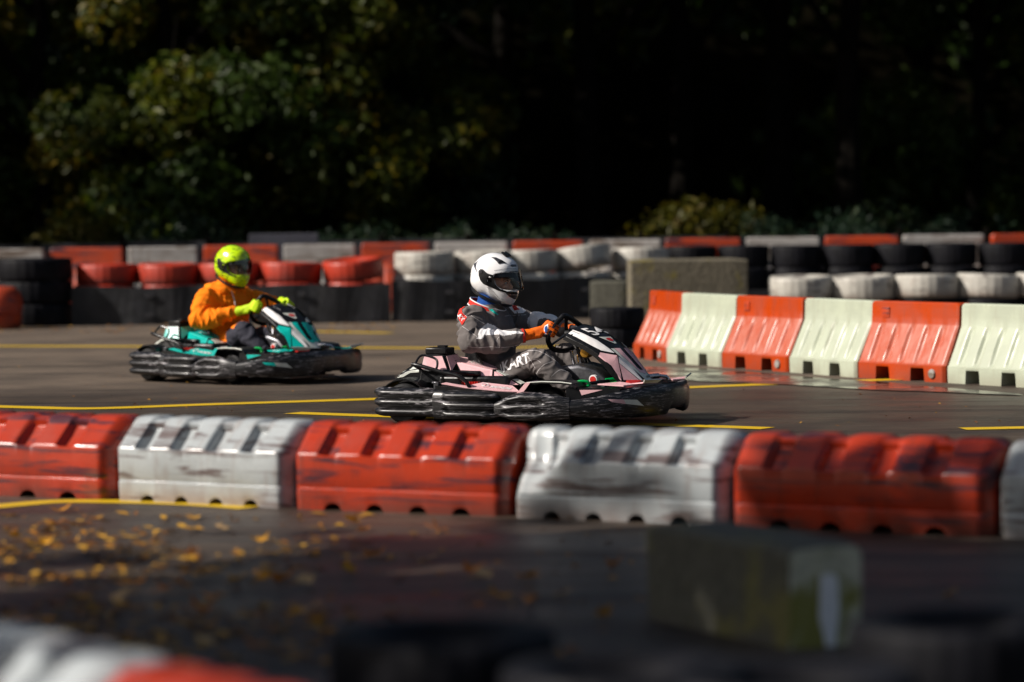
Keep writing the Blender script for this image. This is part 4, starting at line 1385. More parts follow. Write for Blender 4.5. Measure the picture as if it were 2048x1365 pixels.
        if near:
            sb = bvh_of([sill])
            letter_on('SODI', .052, (-.115, -.555, .252), (1, 0, -.14), (0.1, 1, .5), sb, M['white'], sill, 'lettering', .0022, .003, 0, 1.25)
            q = MB(); c0 = Vector((-.225, -.55, .268))
            rr = [c0 + Vector((cos(a) * .021, sin(a) * .030, -.15 * cos(a) * .021 + .25 * sin(a) * .03)) for a in [2 * pi * k / 6 for k in range(6)]]
            q.tube(rr, .0035, 4, closed=True); q.build('logo', M['white'], sill)
            letter_on('RT8', .055, (-.40, -.29, .40), (.9, -.06, -.2), (.1, 1, .15), bvh_of([pt]), M['cream'], pt, 'lettering', .0005, .002, 0)
        # rear panel of the pod with the lidded box
        q = MB()
        bx = [(-.735, -.46, .27), (-.525, -.44, .27), (-.525, -.24, .27), (-.735, -.24, .27)]
        tp = [(-.715, -.42, .455), (-.575, -.40, .460), (-.555, -.26, .462), (-.700, -.26, .458)]
        q.add(Y(bx + tp), [(0, 1, 5, 4), (1, 2, 6, 5), (2, 3, 7, 6), (3, 0, 4, 7), (4, 5, 6, 7), (3, 2, 1, 0)])
        q.build('engine_box', M['black'], sp, bevel=.006, smooth=False)
        framed('box_panel', [(-.712, -.432, .449), (-.582, -.414, .452), (-.528, -.452, .350), (-.66, -.468, .350), (-.722, -.462, .36)], C_)
        framed('box_front', [(-.566, -.400, .452), (-.535, -.272, .458), (-.508, -.27, .415), (-.51, -.35, .41), (-.505, -.43, .345), (-.515, -.44, .345)], C_)
        q = MB(); q.box((-.635, .335 * s, .478), (.150, .15, .042)); ld = q.build('box_lid', M['black'], sp, bevel=.007)
        q = MB(); q.box((-.615, .335 * s, .506), (.055, .05, .014)); q.tube([(-.645, .335 * s, .507), (-.585, .335 * s, .509)], .006, 8); q.build('latch', M['black'], ld)
        # guard bar and hoop
        q = MB(); q.tube(smooth_path(Y([(-.72, -.60, .400), (-.66, -.615, .392), (-.50, -.62, .352), (-.40, -.62, .332), (-.34, -.62, .300), (-.31, -.61, .255), (-.30, -.60, .225)]), 6), .013, 10)
        q.build('guard_bar', M['black'], sp)
        q = MB(); q.tube(smooth_path(Y([(-.70, -.60, .385), (-.702, -.56, .425), (-.68, -.53, .455), (-.62, -.525, .446), (-.575, -.53, .425), (-.56, -.56, .385), (-.565, -.585, .358)]), 5), .008, 8)
        q.build('guard_hoop', M['black'], sp)
        q = MB(); q.tube(Y([(-.50, -.60, .36), (-.42, -.52, .345), (-.34, -.46, .33)]), .010, 8); q.tube(Y([(-.72, -.60, .40), (-.73, -.45, .36)]), .010, 8)
        q.build('bar_strut', M['black'], sp)
        q = MB()
        for k in range(7): q.box((-.40 + .018 * k, .50 * s, .262), (.006, .05, .045))
        q.build('cooling_fins', M['red'], sp, smooth=False)
        # rear wheel arch lip
        q = MB(); rg = []
        for k in range(13):
            a = pi * (0.10 + 0.80 * k / 12)
            x, z = -.79 - cos(a) * .175, .14 + sin(a) * .155
            rg.append([Vector((x, .60 * s, z)), Vector((x, .60 * s, z + .008)), Vector((x, .42 * s, z + .012)), Vector((x, .42 * s, z + .004))])
        q.loft(rg); q.build('rear_arch', M['black'], sp)
        q = MB(); q.box((-.545, .60 * s, .262), (.035, .035, .05)); q.tube([(-.58, .60 * s, .28), (-.55, .60 * s, .28)], .010, 8); q.build('mount', M['darksteel'], sp, bevel=.004)
    # tail fairing over the rear axle
    b = MB(); rg = []
    for v, k in ((-.36, .75), (-.30, .95), (-.1, 1), (.25, 1), (.50, .95), (.57, .70)):
        rg.append([Vector((x * 1.0, v, lerp(.24, z, k))) for x, z in ((-.97, .245), (-.965, .285), (-.93, .33), (-.86, .375), (-.76, .40), (-.70, .40), (-.68, .24))])
    b.loft(rg); tf = b.build('tail_fairing', M['black'], root, bevel=.004)
    tb = bvh_of([tf])
    sticker('tail_panel', [[(158, 858), (205, 792), (308, 772), (304, 822), (250, 826), (205, 852)]], tb, M['cream'], tf, False)
    for (v0, v1) in ((-.30, .00), (.04, .50)):
        b = MB(); V = []
        g = 6
        for i in range(g + 1):
            for j in range(g + 1):
                v = lerp(v0, v1, i / g); x = lerp(-.945, -.765, j / g)
                hit, nrm, k, ds = tb.ray_cast(Vector((x, v, .7)), Vector((0, 0, -1)))
                V.append(hit + Vector((0, 0, .004)) if hit is not None else Vector((x, v, .38)))
        b.add(V, [(i * (g + 1) + j, (i + 1) * (g + 1) + j, (i + 1) * (g + 1) + j + 1, i * (g + 1) + j + 1) for i in range(g) for j in range(g)])
        b.build('tail_panel', M['cream'] if not lower else C_, tf)
    return root
# ------------------------------------------------------------------ people
def ell(b, c, rad, seg=14, rg=9):
    c = Vector(c); rings = []
    vs = [c + Vector((0, 0, -rad[2]))]
    for i in range(1, rg):
        a = -pi / 2 + pi * i / rg
        vs += [c + Vector((rad[0] * cos(a) * cos(2 * pi * k / seg), rad[1] * cos(a) * sin(2 * pi * k / seg), rad[2] * sin(a))) for k in range(seg)]
    vs.append(c + Vector((0, 0, rad[2])))
    fs = [(0, 1 + (k + 1) % seg, 1 + k) for k in range(seg)]
    for i in range(rg - 2):
        o = 1 + i * seg
        fs += [(o + k, o + (k + 1) % seg, o + seg + (k + 1) % seg, o + seg + k) for k in range(seg)]
    o = 1 + (rg - 2) * seg; top = len(vs) - 1
    fs += [(o + k, o + (k + 1) % seg, top) for k in range(seg)]
    b.add(vs, fs)

def limb(b, pts, rs, seg=14):
    """tapering limb with round joints"""
    for i, p in enumerate(pts):
        r = rs[i]; ell(b, p, (r, r, r))
    for i in range(len(pts) - 1):
        b.tube([pts[i], Vector(pts[i]).lerp(Vector(pts[i + 1]), .5), pts[i + 1]], [rs[i], (rs[i] + rs[i + 1]) / 2 * 1.03, rs[i + 1]], seg)

def organic(b, name, mats, voxel, parent, smooth=6, crease=None, fac=0.6):
    """one continuous skin over the joined volumes"""
    o = b.build(name, mats, None, weld=False)
    md = o.modifiers.new('remesh', 'REMESH'); md.mode = 'VOXEL'; md.voxel_size = voxel; md.use_smooth_shade = True
    sm = o.modifiers.new('smooth', 'SMOOTH'); sm.iterations = smooth; sm.factor = fac
    real_mesh(o)
    me = o.data
    if crease:
        ns = [v.normal.copy() for v in me.vertices]
        for v, n in zip(me.vertices, ns):
            v.co += n * crease(v.co)
    me.materials.clear()
    for q in (mats if isinstance(mats, (list, tuple)) else [mats]): me.materials.append(q)
    me.polygons.foreach_set('use_smooth', [True] * len(me.polygons))
    me.update()
    if parent: o.parent = parent
    return o

def crease_fn(segs, amp, seed):
    S_ = [(Vector(a), Vector(b_), w) for a, b_, w in segs]
    def f(p):
        best = None
        for i, (a, b_, w) in enumerate(S_):
            d = b_ - a; t = max(0, min(1, (p - a).dot(d) / d.length_squared)); q = a + d * t
            dd = (p - q).length
            if best is None or dd < best[0]: best = (dd, t * d.length, i, w, p - q)
        dd, t, i, w, rel = best
        x = t * 18 + seed + 7 * i + 1.6 * noise.noise(p * 7)
        n = noise.noise(Vector((x, rel.x * 5, rel.z * 6)))
        ridge = 1 - abs(n) * 2.6
        fine = noise.noise(p * 26 + Vector((seed, 0, 0)))
        return amp * w * (0.8 * max(-0.6, ridge) - 0.35) + amp * 0.25 * fine
    return f

def world_px(W, p):
    q = (W @ p) - CAM; z = q.dot(F_)
    return 1024 + FPX * q.dot(R_) / z, 682.5 - FPX * q.dot(U_) / z
def inside(poly, x, y):
    c = False; j = len(poly) - 1
    for i in range(len(poly)):
        (xi, yi), (xj, yj) = poly[i], poly[j]
        if (yi > y) != (yj > y) and x < (xj - xi) * (y - yi) / (yj - yi) + xi: c = not c
        j = i
    return c

ZC = (890, 490, 4.706)
def px_decal(name, polys, bvh, mat, parent, off=.003, cuts=3, z=ZC):
    V, Fc = decal_px(polys, bvh, off, cuts, z)
    if not V: return None
    b = MB(); b.add(V, Fc)
    return b.build(name, mat, parent)
def px_line(name, lines, bvh, mat, parent, w=4, z=ZC, off=.002):
    polys = []
    for L in lines:
        P_ = [Vector((x, y, 0)) for x, y in L]
        P_ = smooth_path(P_, 5) if len(P_) > 2 else [P_[0].lerp(P_[1], t / 8) for t in range(9)]
        for a, c in zip(P_, P_[1:]):
            d = (c - a)
            if d.length < 1e-3: continue
            n = Vector((-d.y, d.x, 0)).normalized() * w / 2
            polys.append([(a + n)[:2], (c + n)[:2], (c - n)[:2], (a - n)[:2]])
    return px_decal(name, polys, bvh, mat, parent, off, 0, z)
def px_text(name, txt, c, size, ang, bvh, mat, parent, sx=1.0, shear=0.0, skew=0.0, bold=.0, z=ZC, off=.003):
    V, Fc = text_mesh(txt, size, bold * size, shear)
    ca, sa = cos(radians(ang)), sin(radians(ang))
    up = (sin(radians(ang + skew)), cos(radians(ang + skew)))
    P_ = [(c[0] + v.x * sx * ca - v.y * up[0], c[1] - v.x * sx * sa - v.y * up[1]) for v in V]
    return px_decal(name, [[P_[i] for i in f] for f in Fc], bvh, mat, parent, off, 1, z)

HC = Vector((-.376, 0, .957))
def helmet(root, shell_mat, white):
    he = empty('helmet', (0 if white else .045, 0, 0)); he.parent = root
    out = [(-.161, .015), (-.160, -.046), (-.120, -.095), (-.03, -.135), (.06, -.172), (.112, -.188), (.145, -.153), (.163, -.107), (.168, -.05), (.166, .0), (.162, .052), (.146, .098), (.108, .130), (.05, .154), (0, .163), (-.066, .149), (-.118, .112), (-.150, .07)]
    pol = sorted([(math.atan2(z, x), math.hypot(x, z)) for x, z in out])
    pol = [(pol[-1][0] - 2 * pi, pol[-1][1])] + pol + [(pol[0][0] + 2 * pi, pol[0][1])]
    def rad(a):
        # cubic through the outline
        for i in range(1, len(pol)):
            if a <= pol[i][0]:
                p0, p1, p2, p3 = pol[max(0, i - 2)], pol[i - 1], pol[i], pol[min(len(pol) - 1, i + 1)]
                t = (a - p1[0]) / max(1e-6, p2[0] - p1[0])
                return 0.5 * (2 * p1[1] + (p2[1] - p0[1]) * t + (2 * p0[1] - 5 * p1[1] + 4 * p2[1] - p3[1]) * t * t + (3 * p1[1] - p0[1] - 3 * p2[1] + p3[1]) * t ** 3)
        return pol[-1][1]
    def surf(a, s, k=1.0):
        """a: angle in the side plane, s: -1..1 across"""
        r = rad(a); w = sqrt(max(0, 1 - abs(s) ** 2.3)) ** 0.92
        x, z = r * cos(a) * w, r * sin(a) * w
        wid = 0.130 * (1 - 0.22 * max(0, -sin(a)) * max(0, cos(a)) * 1.3)
        return HC + Vector((x * k, wid * s * k, z * k))
    na, ns = 120, 64
    vs, fs = [], []
    for i in range(na):
        a = -pi + 2 * pi * i / na
        for j in range(ns + 1):
            s = sin(-pi / 2 + pi * j / ns)
            vs.append(surf(a, s))
    port = [(.045, .022), (.12, .030), (.30, .030), (.30, -.088), (.125, -.088), (.080, -.076), (.052, -.055), (.042, -.020)]
    neck = [(-.10, -.11), (-.02, -.15), (.085, -.19), (.06, -.3), (-.2, -.3)]
    for i in range(na):
        for j in range(ns):
            q = [i * (ns + 1) + j, ((i + 1) % na) * (ns + 1) + j, ((i + 1) % na) * (ns + 1) + j + 1, i * (ns + 1) + j + 1]
            c = sum((vs[t] for t in q), Vector()) / 4 - HC
            if c.x > .0 and inside(port, c.x, c.z): continue
            if inside(neck, c.x, c.z) and abs(c.y) < .085: continue
            fs.append(q)
    b = MB(); b.add(vs, fs)
    sh = b.build('shell', shell_mat, he)
    bm = bmesh.new(); bm.from_mesh(sh.data)
    bmesh.ops.delete(bm, geom=[v for v in bm.verts if not v.link_faces], context='VERTS')
    # relax the ragged edge of the openings
    for _ in range(6):
        mv = {}
        for v in bm.verts:
            bd = [e.other_vert(v).co for e in v.link_edges if e.is_boundary]
            if len(bd) == 2: mv[v] = v.co * .4 + (bd[0] + bd[1]) * .3
        for v, c in mv.items(): v.co = c
    bm.to_mesh(sh.data); bm.free()
    sd = sh.modifiers.new('thick', 'SOLIDIFY'); sd.thickness = .012; sd.offset = -1
    bv = bvh_of([sh])
    # black padding inside
    b = MB()
    vs, fs = [], []
    for i in range(150):
        a = -pi + 2 * pi * i / 150
        for j in range(65):
            s = sin(-pi / 2 + pi * j / 64); vs.append(surf(a, s, .90))
    port2 = [(.040, -.008), (.12, -.006), (.30, -.006), (.30, -.100), (.12, -.100), (.07, -.085), (.034, -.050)]
    for i in range(150):
        for j in range(64):
            q = [i * 65 + j, ((i + 1) % 150) * 65 + j, ((i + 1) % 150) * 65 + j + 1, i * 65 + j + 1]
            c = (sum((vs[t] for t in q), Vector()) / 4 - HC) / .90
            if c.x > 0 and inside(port2, c.x, c.z): continue
            fs.append(q)
    b.add(vs, fs); b.build('padding', M['glove_black'], he)
    # rubber rim of the port and of the base
    def rimline(pl, name, r, k=1.003, mat='black'):
        for s_ in (-1, 1):
            pts = []
            for (x, z) in pl:
                # solve position across for a side plane point
                a = math.atan2(z, x); rr = rad(a); f = min(.9999, math.hypot(x, z) / rr)
                w = f ** (1 / .92); s = (max(0, 1 - w * w)) ** (1 / 2.3) * s_
                pts.append((surf(a, s, k)))
            b = MB(); b.tube(smooth_path(pts, 4), r, 8, flat=.6); b.build(name, M[mat], he)
    # face and head
    b = MB()
    hc = HC + Vector((.0, 0, -.043))
    hc = hc + Vector((.012, 0, 0)); ell(b, hc, (.092, .072, .108)); ell(b, hc + Vector((.045, 0, -.035)), (.052, .056, .072))
    ell(b, hc + Vector((.078, 0, .020)), (.020, .052, .014))          # brow
    limb(b, [hc + Vector((.088, 0, .008)), hc + Vector((.108, 0, -.022)), hc + Vector((.104, 0, -.034))], [.008, .011, .013])
    for s in (-1, 1):
        ell(b, hc + Vector((.070, .040 * s, -.024)), (.022, .022, .018))
        ell(b, hc + Vector((.102, .011 * s, -.034)), (.008, .008, .007))
        ell(b, hc + Vector((-.005, .078 * s, -.01)), (.016, .008, .026))
    ell(b, hc + Vector((.092, 0, -.062)), (.010, .024, .006)); ell(b, hc + Vector((.091, 0, -.072)), (.011, .020, .007))
    organic(b, 'head', M['skin'], .0045, he, 4)
    for s in (-1, 1):
        b = MB(); ell(b, hc + Vector((.080, .031 * s, .002)), (.012, .012, .010)); b.build('eye', M['eye'], he)
        b = MB(); ell(b, hc + Vector((.0885, .031 * s, .001)), (.005, .006, .006)); b.build('iris', M['iris'], he)
        b = MB(); b.tube([hc + Vector((.092, .014 * s, .014)), hc + Vector((.093, .030 * s, .020)), hc + Vector((.082, .048 * s, .015))], [.004, .004, .002], 6); b.build('eyebrow', M['iris'], he)
    # visor, swung slightly up and forward
    vs, fs = [], []; g1, g2 = 22, 30
    zt, zb_ = (.060, -.092) if white else (.045, -.085)
    for i in range(g1 + 1):
        a = lerp(math.atan2(zb_, .165), math.atan2(zt, .165), i / g1)
        lim = .93
        for j in range(g2 + 1):
            s = lerp(-lim, lim, j / g2)
            p = surf(a, s, 1.0) - HC
            fr = max(0, p.x / .165)
            push = .010 + (.022 if white else .004) * fr * (1 - i / g1)
            p = p + Vector((push, 0.010 * s, 0))
            if abs(s) > .8: p.z *= .75
            vs.append(HC + p)
    for i in range(g1):
        for j in range(g2): fs.append((i * (g2 + 1) + j, (i + 1) * (g2 + 1) + j, (i + 1) * (g2 + 1) + j + 1, i * (g2 + 1) + j + 1))
    b = MB(); b.add(vs, fs); vz = b.build('visor', M['visor'] if white else M['visor_half'], he)
    Z3 = (930, 495, 10.922)
    dk = lambda n, p, mt, o=.0035, c=3: px_decal(n, p, bv, mt, he, o, c, Z3) if white else None
    # mechanism plate at the pivot
    for s_ in (-1, 1):
        q = [(-.066, .043), (-.052, .056), (-.032, .054), (-.014, .038), (.004, .026), (.046, .014), (.050, -.015), (.054, -.054), (.075, -.075), (.120, -.092), (.112, -.103), (.060, -.085), (.008, -.060), (-.030, -.044), (-.050, -.020), (-.062, .010)]
        b = MB(); V = []
        for (x, z) in q:
            V.append((x, z))
        bm = bmesh.new(); bm.faces.new([bm.verts.new((x, z, 0)) for x, z in V])
        bmesh.ops.triangulate(bm, faces=bm.faces); bmesh.ops.subdivide_edges(bm, edges=bm.edges, cuts=3, use_grid_fill=True)
        bm.verts.index_update(); P_ = []
        for v in bm.verts:
            hit, nrm, i, d = bv.ray_cast(HC + Vector((v.co.x, .3 * s_, v.co.y)), Vector((0, -s_, 0)))
            if hit is None or (hit.y - HC.y) * s_ < 0:
                hit = HC + Vector((v.co.x, .121 * s_, v.co.y))
            P_.append(hit + Vector((0, .0035 * s_, 0)))
        b.add(P_, [[v.index for v in f.verts] for f in bm.faces if True]); bm.free()
        b.build('pivot_plate', M['black'], he)
        hit, nrm, i, d = bv.ray_cast(HC + Vector((-.045, .3 * s_, .036)), Vector((0, -s_, 0)))
        b = MB(); yy = hit.y
        b.lathe([(0, .009 * s_), (.010, .009 * s_), (.013, .006 * s_), (.014, 0), (0, 0)], (HC.x - .045, yy, HC.z + .036), 'y', 20); b.build('pivot_screw', M['darksteel'], he)
    if white:
        dk('vent', [[(570, 222), (680, 228), (800, 285), (905, 352), (820, 345), (765, 330), (735, 368), (690, 310), (620, 250)]], M['darksteel'])
        dk('vent_shadow', [[(760, 300), (800, 285), (905, 352), (820, 345), (770, 325), (735, 368), (735, 330)]], M['black'], .005)
        dk('vent', [[(335, 275), (255, 345), (240, 430), (262, 550), (205, 430), (200, 370)]], M['darksteel'])
        dk('brow_vent', [[(945, 540), (1030, 518), (1150, 522), (1160, 575), (965, 575)]], M['suit_red'] if False else M['darksteel'])
        dk('emblem', [[(985, 410), (1010, 378), (1110, 380), (1115, 425), (1020, 432)]], M['darksteel'])
        px_line('brow_seam', [[(640, 510), (760, 490), (900, 475), (1100, 470)]], bv, M['darksteel'], he, 7, Z3, .003)
        px_line('chin_crease', [[(470, 860), (600, 950), (700, 1060), (760, 1130)]], bv, M['suit'], he, 5, Z3, .002)
        b = MB()
        for s in (-1, 1): b.box(HC + Vector((.085, .028 * s, .150)), (.05, .022, .014), rot=Matrix.Rotation(radians(38), 3, 'Y'))
        b.box(HC + Vector((.088, 0, .148)), (.045, .05, .010), rot=Matrix.Rotation(radians(38), 3, 'Y'))
        b.build('top_vent', M['black'], he, bevel=.004)
        dk('port_rubber', [[(530, 800), (720, 888), (900, 965), (1120, 975), (1150, 1030), (1000, 1030), (880, 990), (560, 835)]], M['black'], .005)
        dk('chin_vent', [[(885, 995), (1000, 1040), (1150, 1045), (1150, 1110), (1085, 1140), (960, 1075)]], M['darksteel'], .003)
    b = MB(); b.tube(smooth_path([HC + Vector(p) for p in ((-.150, -.03, -.070), (-.10, -.085, -.105), (0, -.10, -.150), (.08, -.06, -.185), (.11, 0, -.19), (.08, .06, -.185), (0, .10, -.15), (-.10, .085, -.105), (-.150, .03, -.070))], 5, True), .010, 8, closed=True)
    b.build('base_trim', M['black'], he)
    return he

def glove(root, wrist, G, T, name, mats, side, blend):
    """a hand closed on the rim: G point on the rim, T rim direction upwards, side -1 near, 1 far"""
    wrist, G, T = Vector(wrist), Vector(G), Vector(T).normalized()
    Wd = (G - wrist); Wd = (Wd - T * Wd.dot(T)).normalized()
    O = T.cross(Wd)
    if O.y * side < 0: O = -O            # outward, away from the wheel centre
    b = MB()
    def P(t, phi, r):
        return G + T * t + (-Wd * cos(phi) + O * sin(phi)) * r
    for i in range(4):
        t = (i - 1.5) * .0225
        L = (.95, 1.06, 1.0, .82)[i]; rr = (.0125, .013, .0125, .011)[i]
        ch = [P(t * .85, radians(8), .050), P(t, radians(52), .038), P(t, radians(52 + 62 * L), .031), P(t * .97, radians(52 + 122 * L), .029), P(t * .95, radians(52 + 165 * L), .028)]
        limb(b, ch, [rr * 1.1, rr * 1.08, rr, rr * .95, rr * .88], 10)
    # palm
    for t in (-.028, -.01, .01, .028):
        limb(b, [wrist + T * t * .55, (wrist + G) / 2 + T * t * .9 + O * .006, P(t * .95, radians(10), .046)], [.026, .022, .019], 10)
    # thumb leaves the side of the palm, passes over the inside of the rim
    limb(b, [wrist.lerp(G, .35) + T * .022 - O * .012, P(.040, radians(-40), .038), P(.036, radians(-85), .033), P(.024, radians(-128), .030)], [.018, .0145, .0125, .011], 10)
    # cuff
    c0 = wrist + (wrist - G).normalized() * .045
    limb(b, [c0, wrist + (G - wrist) * .05], [.040, .034], 12)
    o = organic(b, name, mats, .0036, root, 3, None, .5)
    me = o.data
    for p in me.polygons:
        c = p.center - G
        h = c.dot(Wd); u = c.dot(O); t = c.dot(T)
        ang = math.atan2(u, -h)
        k = 0
        if len(mats) > 1:
            if u < -.008 and h > -.10: k = 1                       # palm side
            if h > -.035 and abs(((t / .0225) + .5) % 1 - .5) > .40 and u > -.01: k = 1   # gaps between the fingers
            if -.008 < h < .012 and u > 0: k = 1 if abs(t) > .01 else k
            if abs((p.center - c0).dot((G - wrist).normalized()) + .022) < .010: k = 2
        p.material_index = min(k, len(mats) - 1)
    return o

def person(label, top, top2, leg, gl, second):
    root = empty('person', (0, 0, 0))
    tag(root, label, 'person')
    wide = 1.10 if second else 1.0
    b = MB()
    sp = [((-.34, .23), .135, .165), ((-.38, .33), .145, .172), ((-.395, .45), .155, .175), ((-.395, .56), .162, .188), ((-.42, .66), .160, .205), ((-.43, .73), .132, .190), ((-.42, .765), .085, .12), ((-.425, .80), .062, .07)]
    rings = []
    for (x, z), rx, rv in sp:
        rv *= wide; rx *= (1.04 if second else 1.0)
        rings.append([Vector((x + rx * cos(a), rv * sin(a), z - .10 * rx * cos(a))) for a in [2 * pi * k / 28 for k in range(28)]])
    b.loft(rings)
    ell(b, (-.34, 0, .22), (.15, .17, .09))
    if not second:
        armn = [(-.455, -.20, .69), (-.425, -.325, .545), (-.23, -.282, .538), (-.105, -.228, .572)]
        armf = [(-.40, .20, .675), (-.25, .335, .63), (-.10, .26, .625), (.045, .205, .60)]
        ra = [.100, .082, .076, .048]
    else:
        armn = [(-.43, -.22, .665), (-.40, -.345, .520), (-.24, -.300, .520), (-.105, -.228, .570)]
        armf = [(-.40, .22, .665), (-.25, .345, .60), (-.10, .26, .605), (.045, .205, .60)]
        ra = [.102, .094, .078, .050]
    limb(b, armn, ra); limb(b, armf, ra)
    for s, kn, an in ((-1, (.015, -.245, .420), (.275, -.225, .205)), (1, (.045, .24, .425), (.30, .20, .205))):
        limb(b, [(-.30, .11 * s, .255), (-.14, (.11 * s + kn[1]) / 2, .35), kn, (kn[0] + .14, kn[1] * .97, .315), an], [.118, .102, .083, .072, .056])
    limb(b, [(-.43, 0, .74), (-.415, 0, .85)], [.07, .066])
    segs = [(armn[0], armn[1], 1.3), (armn[1], armn[3], 1.5), (armf[0], armf[1], 1.3), (armf[1], armf[3], 1.4), ((-.34, 0, .25), (-.41, 0, .74), .75),
            ((-.30, -.11, .255), (.015, -.245, .42), .9), ((.015, -.245, .42), (.275, -.225, .205), 1.3), ((-.30, .11, .255), (.045, .24, .425), .9), ((.045, .24, .425), (.30, .2, .205), 1.3)]
    mats = [M[top], M[top2], M[leg], M['navy'], M['suit_red']]
    body = organic(b, 'body', mats, .0075, root, 5, crease_fn(segs, .0130, 3.0 if second else 1.0))
    patch = [(ZC[0] + x / ZC[2], ZC[1] + y / ZC[2]) for x, y in [(300, 885), (330, 800), (400, 735), (470, 765), (520, 800), (600, 812), (690, 812), (745, 830), (640, 842), (560, 858), (500, 842), (440, 848), (370, 850), (345, 888)]]
    for p in body.data.polygons:
        c = p.center; k = 0
        isarm = abs(c.y) > .17 and c.z > .46 and c.x < .06
        if not second:
            if c.y < -.12 and c.z > .5:
                x, y = world_px(W1, c)
                if inside(patch, x, y): k = 1
            if c.y > .12 and c.z > .56 and -.235 < c.x < -.02 and c.y > .20: k = 1
            if c.z > .775 and not isarm: k = 3
            if c.z < .36 and -.34 < c.x < -.24 and c.y < 0 and c.z > .30: k = 0
        else:
            d = (c.z < .44 and c.x > -.16) or c.z < .33 or (c.x > -.05 and c.z < .52 and abs(c.y) < .34)
            if d and not (abs(c.y) > .2 and c.z > .50): k = 2
        p.material_index = k
    bv = bvh_of([body])
    # shoes
    for s, an in ((-1, (.275, -.225, .205)), (1, (.30, .20, .205))):
        b = MB(); a_ = Vector(an)
        limb(b, [a_ + Vector((0, 0, .0)), a_ + Vector((.02, 0, -.06))], [.05, .045])
        limb(b, [a_ + Vector((.00, 0, -.085)), a_ + Vector((.10, 0, -.055)), a_ + Vector((.19, 0, .005)), a_ + Vector((.215, 0, .03))], [.036, .042, .038, .03])
        organic(b, 'shoe', M['glove_black'], .006, root, 4)
    Tn, Tf = Vector((.07, .04, .135)), Vector((-.03, .02, .10))
    glove(root, (-.040, -.197, .585), (.090, -.149, .612), Tn, 'glove', gl, -1, 0)
    if not second: glove(root, (.085, .185, .60), (.192, .150, .580), Vector((.02, -.03, .10)), 'glove', gl, 1, 0)
    else: glove(root, (.09, .18, .64), (.190, .125, .622), Vector((-.01, -.09, .07)), 'glove', gl, 1, 0)
    helmet(root, M['lime'] if second else M['hel_white'], not second)
    if not second:
        # standing collar with pale piping
        def ringp(k, z, dx=0.0):
            return [Vector((-.425 + dx + (.118 * k) * cos(a), .125 * k * sin(a), z - .045 * cos(a))) for a in [2 * pi * i / 32 for i in range(32)]]
        b = MB(); b.loft([ringp(1.12, .738), ringp(1.02, .772), ringp(.96, .772), ringp(1.05, .738)], closed=True, cap=False)
        co = b.build('collar', M['suit_red'], root)
        b = MB(); b.tube(ringp(1.00, .775), .0042, 6, closed=True); b.tube(ringp(1.13, .738), .0042, 6, closed=True); b.build('piping', M['suit_white'], co)
        # shoulder strap
        px_decal('shoulder_strap', [[(122, 612), (150, 578), (210, 566), (185, 590), (160, 610), (165, 640), (208, 685), (163, 758), (128, 690)]], bv, M['suit_red'], root, .004, 3)
        px_line('strap_piping', [[(128, 690), (120, 620), (150, 574), (215, 562)], [(150, 600), (155, 630), (208, 684)]], bv, M['suit_white'], root, 7)
        px_text('lettering', 'KX', (156, 688), 46, -55, bv, M['suit_white'], root, bold=.03, off=.006)
        # chest badge
        px_decal('chest_badge', [[(595, 585), (640, 568), (690, 570), (760, 625), (735, 645), (650, 648)]], bv, M['suit_white'], root, .004)
        px_decal('chest_badge_centre', [[(622, 578), (655, 570), (700, 615), (650, 622)]], bv, M['suit_red'], root, .006)
        px_decal('teal_tag', [[(412, 606), (440, 608), (500, 655), (490, 665), (440, 628)]], bv, M['teal'], root, .004)
        # lettering down the thigh
        px_text('lettering', 'KART', (668, 1112), 124, 20, bv, M['suit_white'], root, 0.86, 0.0, -10, .03, off=.0035)
        px_text('lettering', 'U', (545, 1168), 110, 22, bv, M['suit_white'], root, 0.5, 0.0, -10, .02, off=.0035)
        # seams
        px_line('stitching', [[(245, 668), (330, 720), (370, 745)], [(165, 770), (230, 815), (300, 865)], [(210, 958), (330, 968), (420, 960), (560, 965), (700, 940)],
                              [(620, 795), (700, 780), (760, 790)], [(500, 965), (490, 900), (520, 860)], [(560, 672), (640, 665), (760, 660)],
                              [(780, 1000), (870, 1000), (960, 1040), (1060, 1110), (1150, 1190)], [(745, 1130), (800, 1090), (860, 1080), (900, 1110)], [(860, 1260), (870, 1200), (930, 1130), (1010, 1100)],
                              [(620, 960), (720, 990), (800, 1080), (850, 1160)], [(1000, 1240), (1080, 1180), (1160, 1200)]], bv, M['thread'], root, 3.6)
        px_decal('glove_graphic', [[(940, 760), (972, 745), (970, 800), (948, 860), (930, 790)]], bvh_of([o for o in root.children if o.name.startswith('glove')]), M['suit_white'], root, .002, 2)
        px_decal('glove_graphic', [[(944, 772), (962, 762), (962, 800), (948, 840), (938, 795)]], bvh_of([o for o in root.children if o.name.startswith('glove')]), M['navy'], root, .0035, 2)
        b = MB(); w = Vector((-.088, -.223, .574)); d = Vector((.1, .055, .02)).normalized()
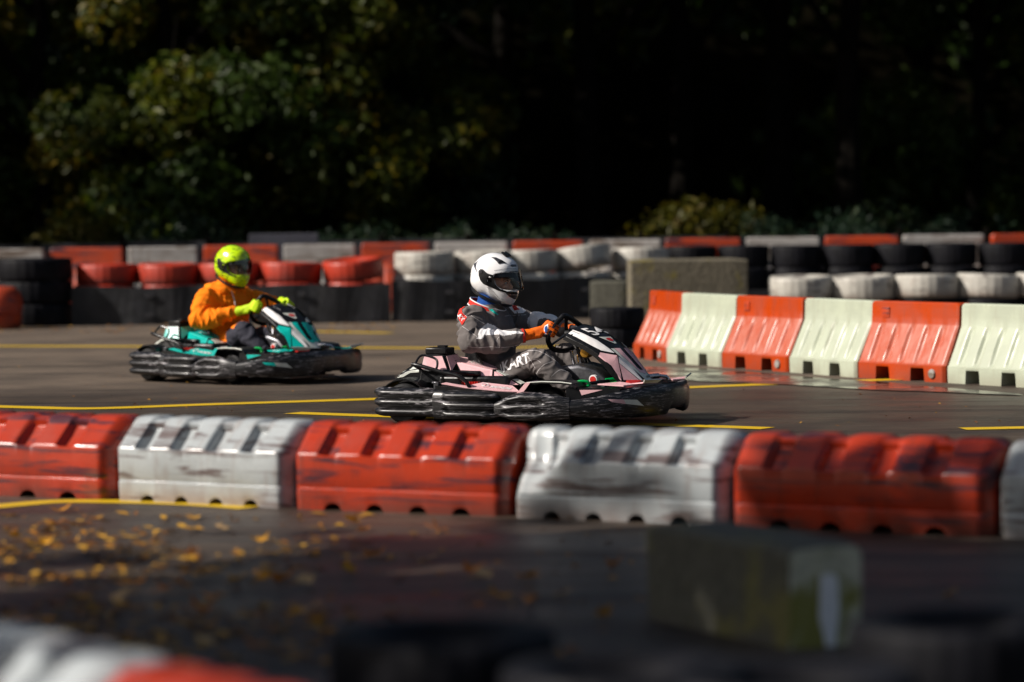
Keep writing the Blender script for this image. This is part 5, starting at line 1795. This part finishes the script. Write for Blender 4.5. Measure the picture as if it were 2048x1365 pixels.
        b.tube([w - d * .008, w + d * .010], .0475, 18); b.build('cuff', M['suit_red'], root)
    else:
        # hood lying on the back of the neck, cords
        b = MB()
        limb(b, smooth_path([Vector(p) for p in ((-.33, -.11, .74), (-.42, -.145, .765), (-.52, -.10, .765), (-.555, 0, .755), (-.52, .10, .765), (-.42, .145, .765), (-.33, .11, .74))], 2), [.038] * 13, 10)
        limb(b, [(-.52, 0, .74), (-.555, 0, .66)], [.075, .05])
        organic(b, 'hood', M['hoodie'], .008, root, 5, crease_fn([((-.33, -.11, .74), (-.55, 0, .76), 1.0)], .008, 9))
        b = MB(); b.tube([(-.30, -.05, .74), (-.255, -.06, .66), (-.245, -.06, .60)], .004, 6); b.build('cord', M['suit_white'], root)
    return root
def mat_vhalf():
    mt, t, bs = new_mat('smoked_visor')
    out = t.nodes['Material Output']
    tr = N(t, 'ShaderNodeBsdfTransparent'); tr.inputs[0].default_value = (0.25, 0.25, 0.30, 1)
    gl = N(t, 'ShaderNodeBsdfGlossy'); gl.inputs['Roughness'].default_value = 0.05
    mx = N(t, 'ShaderNodeMixShader'); mx.inputs[0].default_value = 0.12
    t.links.new(tr.outputs[0], mx.inputs[1]); t.links.new(gl.outputs[0], mx.inputs[2])
    t.links.new(mx.outputs[0], out.inputs[0]); return mt
M['visor_half'] = mat_vhalf()
p1 = person('driver in grey overalls, white full-face helmet and orange gloves, seated in the pink kart', 'suit', 'suit_white', 'suit', [M['glove_orange'], M['glove_black'], M['glove_black']], False)
p1.matrix_world = W1
p2 = person('driver in orange hoodie, lime helmet and lime gloves, seated in the teal kart', 'hoodie', 'hoodie', 'trouser', [M['glove_lime']], True)
p2.matrix_world = pose(K2) @ Matrix.Translation((.045, 0, 0)) @ Matrix.Diagonal((.97, .97, 1, 1))
k1 = make_kart('pink', 'pink, white and black go-kart numbered 54, ridden by the driver in the white helmet', False)
k1.matrix_world = W1
k2 = make_kart('teal', 'teal, white and black go-kart behind, ridden by the driver in the orange hoodie', True)
k2.matrix_world = pose(K2) @ Matrix.Diagonal((.91, .96, 1, 1))
